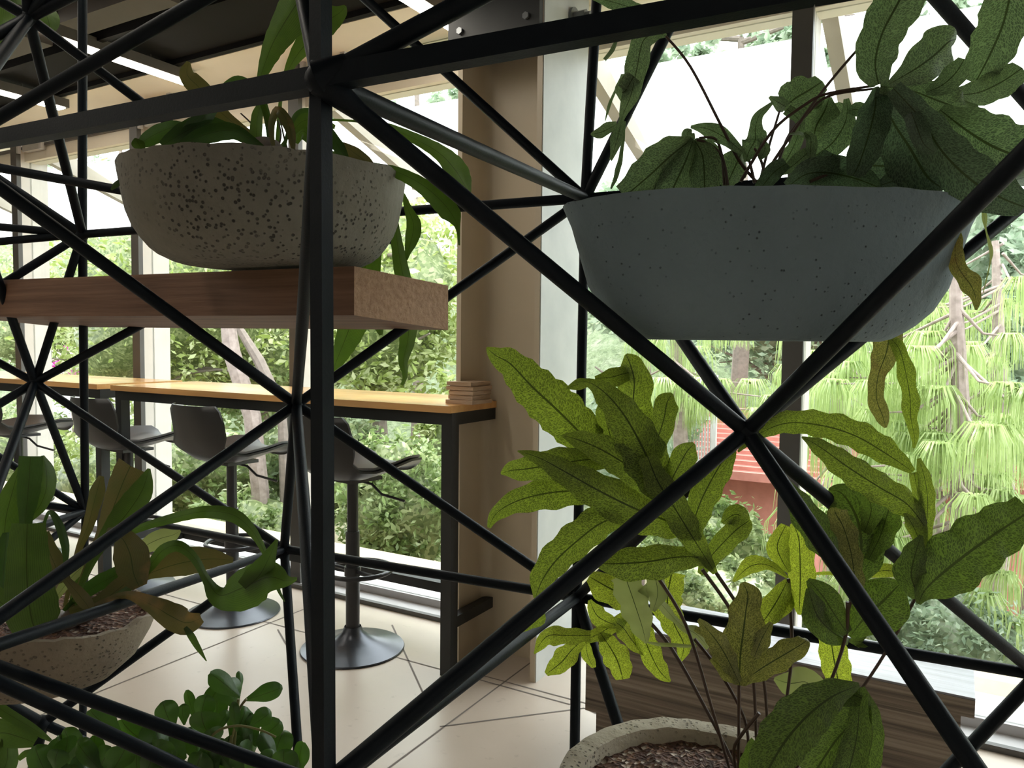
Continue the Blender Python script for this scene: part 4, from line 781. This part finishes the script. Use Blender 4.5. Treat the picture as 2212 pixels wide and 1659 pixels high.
# frosted sunshade on arms
at = onY(985, 214, 3.5).z; abz = onY(900, 425, 4.3).z
shade_x = [-12.5] + [x for x in xs] + [5.5]
sh = empty('sunshade', (-3.5, 3.9, abz)); tag(sh, 'frosted white sunshade panels on beige arms outside the windows', 'sunshade')
for i in range(len(shade_x)-1):
    a, b = shade_x[i]+.01, shade_x[i+1]-.01
    m = MB(); m.hexa([(a, 4.3, abz), (b, 4.3, abz), (b, 4.312, abz), (a, 4.312, abz), (a, 3.5, at), (b, 3.5, at), (b, 3.512, at), (a, 3.512, at)], 'frosted_panel'); m.build('panel', sh, False)
for x in xs:
    m = MB(); m.hexa([(x+.03, 3.12, at-.0), (x+.09, 3.12, at-.0), (x+.09, 4.1, abz-.02), (x+.03, 4.1, abz-.02), (x+.03, 3.12, at+.16), (x+.09, 3.12, at+.16), (x+.09, 4.1, abz+.05), (x+.03, 4.1, abz+.05)], 'arm_beige')
    m.box(x+.04, x+.08, 4.0, 4.29, abz-.02, abz+.03, 'arm_beige'); m.build('arm', sh, False)

# rising wooded hillside that closes the garden
MATS['hill_green'] = None
def hillmat():
    m, t, o = nt('hill_green'); b = t.nodes.new('ShaderNodeBsdfPrincipled'); b.inputs['Roughness'].default_value = .9
    vec = coords(t); n = noise(t, .9, 9, vec, .7); n2 = noise(t, 6, 6, vec, .7)
    a = ramp(t, n, [(.3, (.16, .22, .11)), (.5, (.26, .33, .17)), (.7, (.40, .44, .30))]); c = ramp(t, n2, [(.35, (.45, .5, .4)), (.6, (1, 1, 1))])
    mx_ = N(t, 'ShaderNodeMix', _data_type='RGBA', _blend_type='MULTIPLY'); mx_.inputs[0].default_value = .8; t.links.new(a, mx_.inputs[6]); t.links.new(c, mx_.inputs[7])
    t.links.new(mx_.outputs[2], b.inputs['Base Color']); t.links.new(bump(t, n2, 1, .4), b.inputs['Normal']); t.links.new(b.outputs[0], o.inputs[0])
hillmat()
m = MB(); k = m.mi('hill_green'); rg = random.Random(2); nx, ny = 90, 26
for i in range(nx+1):
    for j in range(ny+1):
        x = -55+85*i/nx; y = 15+14*j/ny; z = -2.6 + 6.9*min(1, (j/ny)*1.5)**.8 + rg.uniform(-.3, .3)*(1 if j else 0) + .4*math.sin(x*.7)
        m.v.append(Vector((x, y, z if j else -2.6)))
for i in range(nx):
    for j in range(ny): a = i*(ny+1)+j; m.face([a, a+ny+1, a+ny+2, a+1], k)
struct(m.build('hillside'))

def crown(m, c, rad, nleaf, size, mat, core='crown_core', cs=.8, droop=0, seed=1):
    rg = random.Random(seed); c = Vector(c)
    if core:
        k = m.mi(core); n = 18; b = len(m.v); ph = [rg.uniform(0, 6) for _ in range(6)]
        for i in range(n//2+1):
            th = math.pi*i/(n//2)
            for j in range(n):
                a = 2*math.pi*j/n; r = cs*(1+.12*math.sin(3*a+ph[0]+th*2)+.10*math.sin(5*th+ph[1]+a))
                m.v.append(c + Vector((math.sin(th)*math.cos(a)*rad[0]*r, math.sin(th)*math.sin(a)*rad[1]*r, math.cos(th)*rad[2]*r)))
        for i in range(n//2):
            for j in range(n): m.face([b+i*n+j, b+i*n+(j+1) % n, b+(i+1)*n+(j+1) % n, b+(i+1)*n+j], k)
    k = m.mi(mat)
    clumps = [(Vector((rg.gauss(0, 1), rg.gauss(0, 1), rg.gauss(0, 1))).normalized()*rg.uniform(.65, 1.02)) for _ in range(max(8, nleaf//45))]
    for _ in range(nleaf):
        q = rg.choice(clumps); p = c + Vector((q.x*rad[0], q.y*rad[1], q.z*rad[2])) + Vector((rg.gauss(0, 1), rg.gauss(0, 1), rg.gauss(0, 1)))*(.16*min(rad))
        ax = Vector((rg.gauss(0, 1), rg.gauss(0, 1), rg.gauss(0, .7)-droop)).normalized(); sd_ = ax.cross(Vector((rg.gauss(0, 1), rg.gauss(0, 1), rg.gauss(0, 1)))).normalized()
        s = size*rg.uniform(.6, 1.3); b = len(m.v); nn = ax.cross(sd_)*s*.12
        m.v += [p-ax*s, p+sd_*s*.42+nn, p+ax*s, p-sd_*s*.42+nn]; m.face([b, b+1, b+2, b+3], k)
def trunk(m, pts, r, mat='bark'): m.tube(pts, r, mat, 8)
TI = [0]
def tree(px, py, Y, rpx, rpy, n, size, mat, lb, core='crown_core', cs=.8, group='trees in the garden', depth=.7, lean=0, bark='bark'):
    c = onY(px, py, Y); e = onY(px+rpx, py, Y); h = onY(px, py-rpy, Y); rx = (e-c).length*.85; rz = abs(h.z-c.z); TI[0] += 1
    t = empty('tree', (c.x, c.y, -2.5)); tag(t, lb, 'tree', group)
    m = MB(); crown(m, c, (rx, rx*depth, rz), n, size, mat, core, cs, seed=TI[0]*13+5); m.build('foliage', t, angle=180)
    m = MB(); base = Vector((c.x+lean, c.y, -2.5)); q = Vector((c.x, c.y, c.z+rz*.3)); mid = (base+q)/2+Vector((.15, 0, .1)); trunk(m, [base, mid, q], [.16, .12, .05], bark)
    rg = random.Random(TI[0])
    for i in range(7): a = mid.lerp(q, rg.random()); d = Vector((rg.uniform(-1, 1)*rx, rg.uniform(-1, .3)*rx*depth, rg.uniform(0, .8)*rz)); trunk(m, [a, a+d*.5+Vector((0, 0, .1)), a+d*.95], [.05, .03, .01], bark)
    m.build('trunk', t); return t
def bush(px, py, Y, rpx, rpy, n, size, mat, lb, core='crown_core', cs=.82):
    c = onY(px, py, Y); rx = (onY(px+rpx, py, Y)-c).length*.85; rz = abs(onY(px, py-rpy, Y).z-c.z); TI[0] += 1
    m = MB(); crown(m, c, (rx, rx*.6, rz), n, size, mat, core, cs, seed=TI[0]*7+3); trunk(m, [(c.x, c.y, -2.5), c], .05)
    tag(m.build('bush', angle=180), lb, 'bush', 'bushes in the garden')
# backdrop trees
tree(330, 640, 8.5, 260, 230, 8840, .075, 'tree_yellow', 'yellow-green leafy tree outside, behind the left bowl and beam')
tree(800, 640, 7.5, 240, 230, 8840, .07, 'tree_yellow', 'bright leafy tree outside, between the tall post and the column')
tree(560, 720, 11, 230, 200, 5950, .09, 'tree_green', 'green tree outside with pale trunk, behind the middle stool', bark='bark_pale')
tree(60, 640, 10, 150, 170, 4420, .08, 'tree_green', 'thin green tree outside at the far left')
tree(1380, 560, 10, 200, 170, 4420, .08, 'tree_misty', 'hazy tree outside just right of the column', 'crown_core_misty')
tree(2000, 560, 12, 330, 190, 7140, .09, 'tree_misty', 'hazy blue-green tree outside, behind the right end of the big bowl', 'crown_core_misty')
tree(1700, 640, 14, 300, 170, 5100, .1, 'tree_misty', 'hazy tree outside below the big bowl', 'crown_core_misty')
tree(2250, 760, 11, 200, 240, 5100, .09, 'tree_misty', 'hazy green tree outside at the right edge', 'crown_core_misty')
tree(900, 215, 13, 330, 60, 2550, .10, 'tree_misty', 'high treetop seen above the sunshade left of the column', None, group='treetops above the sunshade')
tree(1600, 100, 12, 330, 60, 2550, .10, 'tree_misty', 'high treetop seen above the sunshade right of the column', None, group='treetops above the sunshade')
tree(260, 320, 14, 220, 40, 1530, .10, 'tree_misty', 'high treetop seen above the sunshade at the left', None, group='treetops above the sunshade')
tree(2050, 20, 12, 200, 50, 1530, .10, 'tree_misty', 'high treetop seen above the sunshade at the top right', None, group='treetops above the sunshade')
bush(420, 1010, 6.2, 190, 110, 5100, .05, 'tree_green', 'leafy bush outside behind the middle stool seat')
bush(860, 1090, 5.4, 150, 150, 7140, .042, 'tree_green', 'trailing leafy bush outside behind the stool nearest the column')
bush(690, 1010, 6.4, 150, 130, 4420, .05, 'tree_dark', 'dark bush outside beside the tall post')
bush(560, 1140, 5.6, 160, 70, 4080, .045, 'tree_green', 'low bush outside left of the tall post')
bush(250, 1060, 6.6, 160, 150, 4420, .055, 'tree_yellow', 'sunlit yellow-green bush outside behind the third stool')
bush(980, 960, 6.6, 90, 150, 3060, .05, 'tree_yellow', 'bright bush outside just left of the column')
bush(40, 1010, 7.5, 120, 150, 2720, .06, 'tree_green', 'bush outside at the left edge')
bush(1540, 1190, 7.0, 180, 110, 7000, .036, 'tree_green', 'creeper-covered bush outside behind the fern stems')
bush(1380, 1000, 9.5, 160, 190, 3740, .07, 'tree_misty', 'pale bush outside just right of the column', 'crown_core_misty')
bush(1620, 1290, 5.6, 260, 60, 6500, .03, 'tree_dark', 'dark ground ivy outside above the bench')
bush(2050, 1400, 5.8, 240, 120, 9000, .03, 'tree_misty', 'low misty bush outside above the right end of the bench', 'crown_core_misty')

# weeping pines
def mop(m, top, r, h, n, rg, k):
    for _ in range(n):
        a = rg.uniform(0, 2*math.pi); q = rg.uniform(.25, 1)*r; d = Vector((math.cos(a), math.sin(a), 0)); L = h*rg.uniform(.7, 1.1); wd = Vector((-d.y, d.x, 0))*rg.uniform(.004, .008)
        if rg.random() < .5: wd = Vector((rg.uniform(-1, 1), 0, 0)).normalized()*.006
        pts = [top, top+d*q*.55+Vector((0, 0, .12*h)), top+d*q*.95-Vector((0, 0, .25*L)), top+d*q*1.05-Vector((0, 0, L))]
        b = len(m.v)
        for i, p in enumerate(pts): w_ = wd*(1-.25*i); m.v += [p-w_, p+w_]
        for i in range(3): m.face([b+2*i, b+2*i+1, b+2*i+3, b+2*i+2], k)
def pine(px, Y, boxes, lb, seed):
    rg = random.Random(seed); c = onY(px, 900, Y); t = empty('weeping_pine', (c.x, c.y, -2.5)); tag(t, lb, 'tree', 'weeping pines outside the right window')
    m = MB(); top = onY(px, 520, Y); trunk(m, [(c.x, c.y, -2.5), (c.x+.1, c.y+.1, 0), top], [.12, .09, .03], 'bark_pale')
    f = MB(); k = f.mi('pine_needles')
    for (x0, y0, x1, y1, n, s) in boxes:
        for _ in range(n):
            yy = Y + rg.uniform(-.7, .7); p = onY(rg.uniform(x0, x1), rg.uniform(y0, y1), yy); r = s*rg.uniform(.7, 1.25)
            mop(f, p, r, r*1.5, 85, rg, k); tp = Vector((c.x, c.y, min(p.z+.2, top.z))); trunk(m, [tp, (tp+p)/2+Vector((0, 0, -.08)), p], [.014, .009, .005], 'bark_pale')
    m.build('trunk', t); f.build('needles', t, angle=180)
pine(2060, 6.2, [(1780, 720, 2240, 1380, 62, .20)], 'weeping pine with bright drooping needle tufts filling the right window', 3)
pine(1800, 7.2, [(1690, 700, 2000, 1250, 30, .21)], 'weeping pine with drooping needle tufts behind the right mullion', 5)
pine(1450, 8.0, [(1300, 700, 1690, 900, 22, .22)], 'weeping pine with drooping tufts just below the left half of the big bowl', 9)
pine(2150, 8.5, [(1900, 560, 2260, 1000, 34, .24)], 'weeping pine farther off behind the right edge', 12)

# houses beyond
def house(name, x0, x1, y0, y1, Y, wallm, roofm, lb, win=None, D=3):
    a = onY(x0, y1, Y); b = onY(x1, y1, Y); zt_ = onY((x0+x1)/2, y0, Y).z; zb_ = -2.5; H = max(.6, zt_-zb_)
    t = empty('house', ((a.x+b.x)/2, Y+D/2, zb_)); tag(t, lb, 'house')
    m = MB(); m.box(a.x, b.x, Y, Y+D, zb_, zb_+H*.72, wallm); m.build('wall', t, False)
    m = MB(); x_, X_, z_ = a.x-.2, b.x+.2, zb_+H*.72
    m.hexa([(x_, Y-.4, z_), (X_, Y-.4, z_), (X_, Y+D, z_+.02), (x_, Y+D, z_+.02), (x_, Y-.4, z_+.06), (X_, Y-.4, z_+.06), (X_, Y+D*.5, zb_+H), (x_, Y+D*.5, zb_+H)], roofm)
    n = int((z_-z_+1)*14)
    for i in range(n):
        f_ = i/n; yy = Y-.4+(D*.5+.4)*f_; zz = z_+.06+(zb_+H-z_-.06)*f_; m.box(x_, X_, yy, yy+.05, zz, zz+.05, roofm)
    m.build('roof', t, False)
    if win:
        for (wx0, wy0, wx1, wy1) in win:
            p, q = onY(wx0, wy1, Y-.03), onY(wx1, wy0, Y-.03); m = MB(); m.box(p.x, q.x, Y-.05, Y+.01, p.z, q.z, 'mullion_dark'); m.box(p.x+.05, q.x-.05, Y-.06, Y-.04, p.z+.05, q.z-.05, 'grey_metal'); m.build('window', t, False)
house('house', 1500, 1760, 900, 1160, 10.5, 'red_wall', 'red_wall', 'salmon-red house with sloping roof seen beside the mullion behind the ferns', [(1600, 1120, 1640, 1160)])
house('house', 2020, 2330, 940, 1180, 12, 'red_wall', 'red_roof', 'dark red house behind the pines at the right edge')
house('house', 60, 210, 700, 960, 13, 'pale_wall', 'pink_tile', 'pale house with pink ribbed roof behind the lattice joint at far left', [(70, 900, 100, 930)])
# railing by the red house
pa, pb = onY(1440, 990, 9.5), onY(1545, 810, 9.5)
m = MB(); n = 16
for i in range(n+1): x = pa.x+(pb.x-pa.x)*i/n; m.box(x-.01, x+.01, 9.5, 9.52, pa.z, pb.z, 'pale_wall')
for z in (pa.z, (pa.z+pb.z)/2, pb.z): m.box(pa.x, pb.x, 9.49, 9.53, z-.02, z+.02, 'pale_wall')
for x in (pa.x, pb.x): m.box(x-.03, x+.03, 9.48, 9.54, -2.5, pb.z, 'pale_wall')
tag(m.build('fence', smooth=False), 'white bar fence outside, left of the salmon-red house', 'fence')
# bougainvillea
c = onY(150, 780, 9); t = empty('bougainvillea', (c.x, 9, -2.5)); tag(t, 'shrub with magenta flowers outside above the far end of the table', 'shrub')
m = MB(); trunk(m, [(c.x, 9, -2.5), (c.x+.1, 9, -.5), c], [.04, .03, .02], 'bark_pale')
rg = random.Random(4)
for i in range(14): trunk(m, [c+Vector((0, 0, -.6)), c+Vector((rg.uniform(-.8, .8), rg.uniform(-.3, .3), rg.uniform(-.3, .5)))], [.014, .006], 'bark_pale')
m.build('branches', t)
f = MB()
for q in ((150, 750), (140, 785), (160, 806), (128, 790)): crown(f, onY(q[0], q[1], 9), (.16, .12, .09), 60, .04, 'magenta', None, seed=q[0])
f.build('flowers', t, angle=180)
# bare leaning trunks seen between the posts
for i, (q, r, lb) in enumerate(((((480, 600), (500, 760), (545, 900), (562, 1060)), .09, 'pale bare tree trunk outside above the middle stool'), (((505, 690), (560, 780), (612, 890)), .06, 'dark leaning branch outside crossing the pale trunk'))):
    pts = [onY(x, y, 5.6+i*.2) for x, y in q]; pts.append(Vector((pts[-1].x+.1, pts[-1].y, -2.5))); m = MB(); trunk(m, pts, [r*.6]+[r]*(len(pts)-1), 'bark_pale' if i == 0 else 'bark'); tag(m.build('bare_tree'), lb, 'tree')
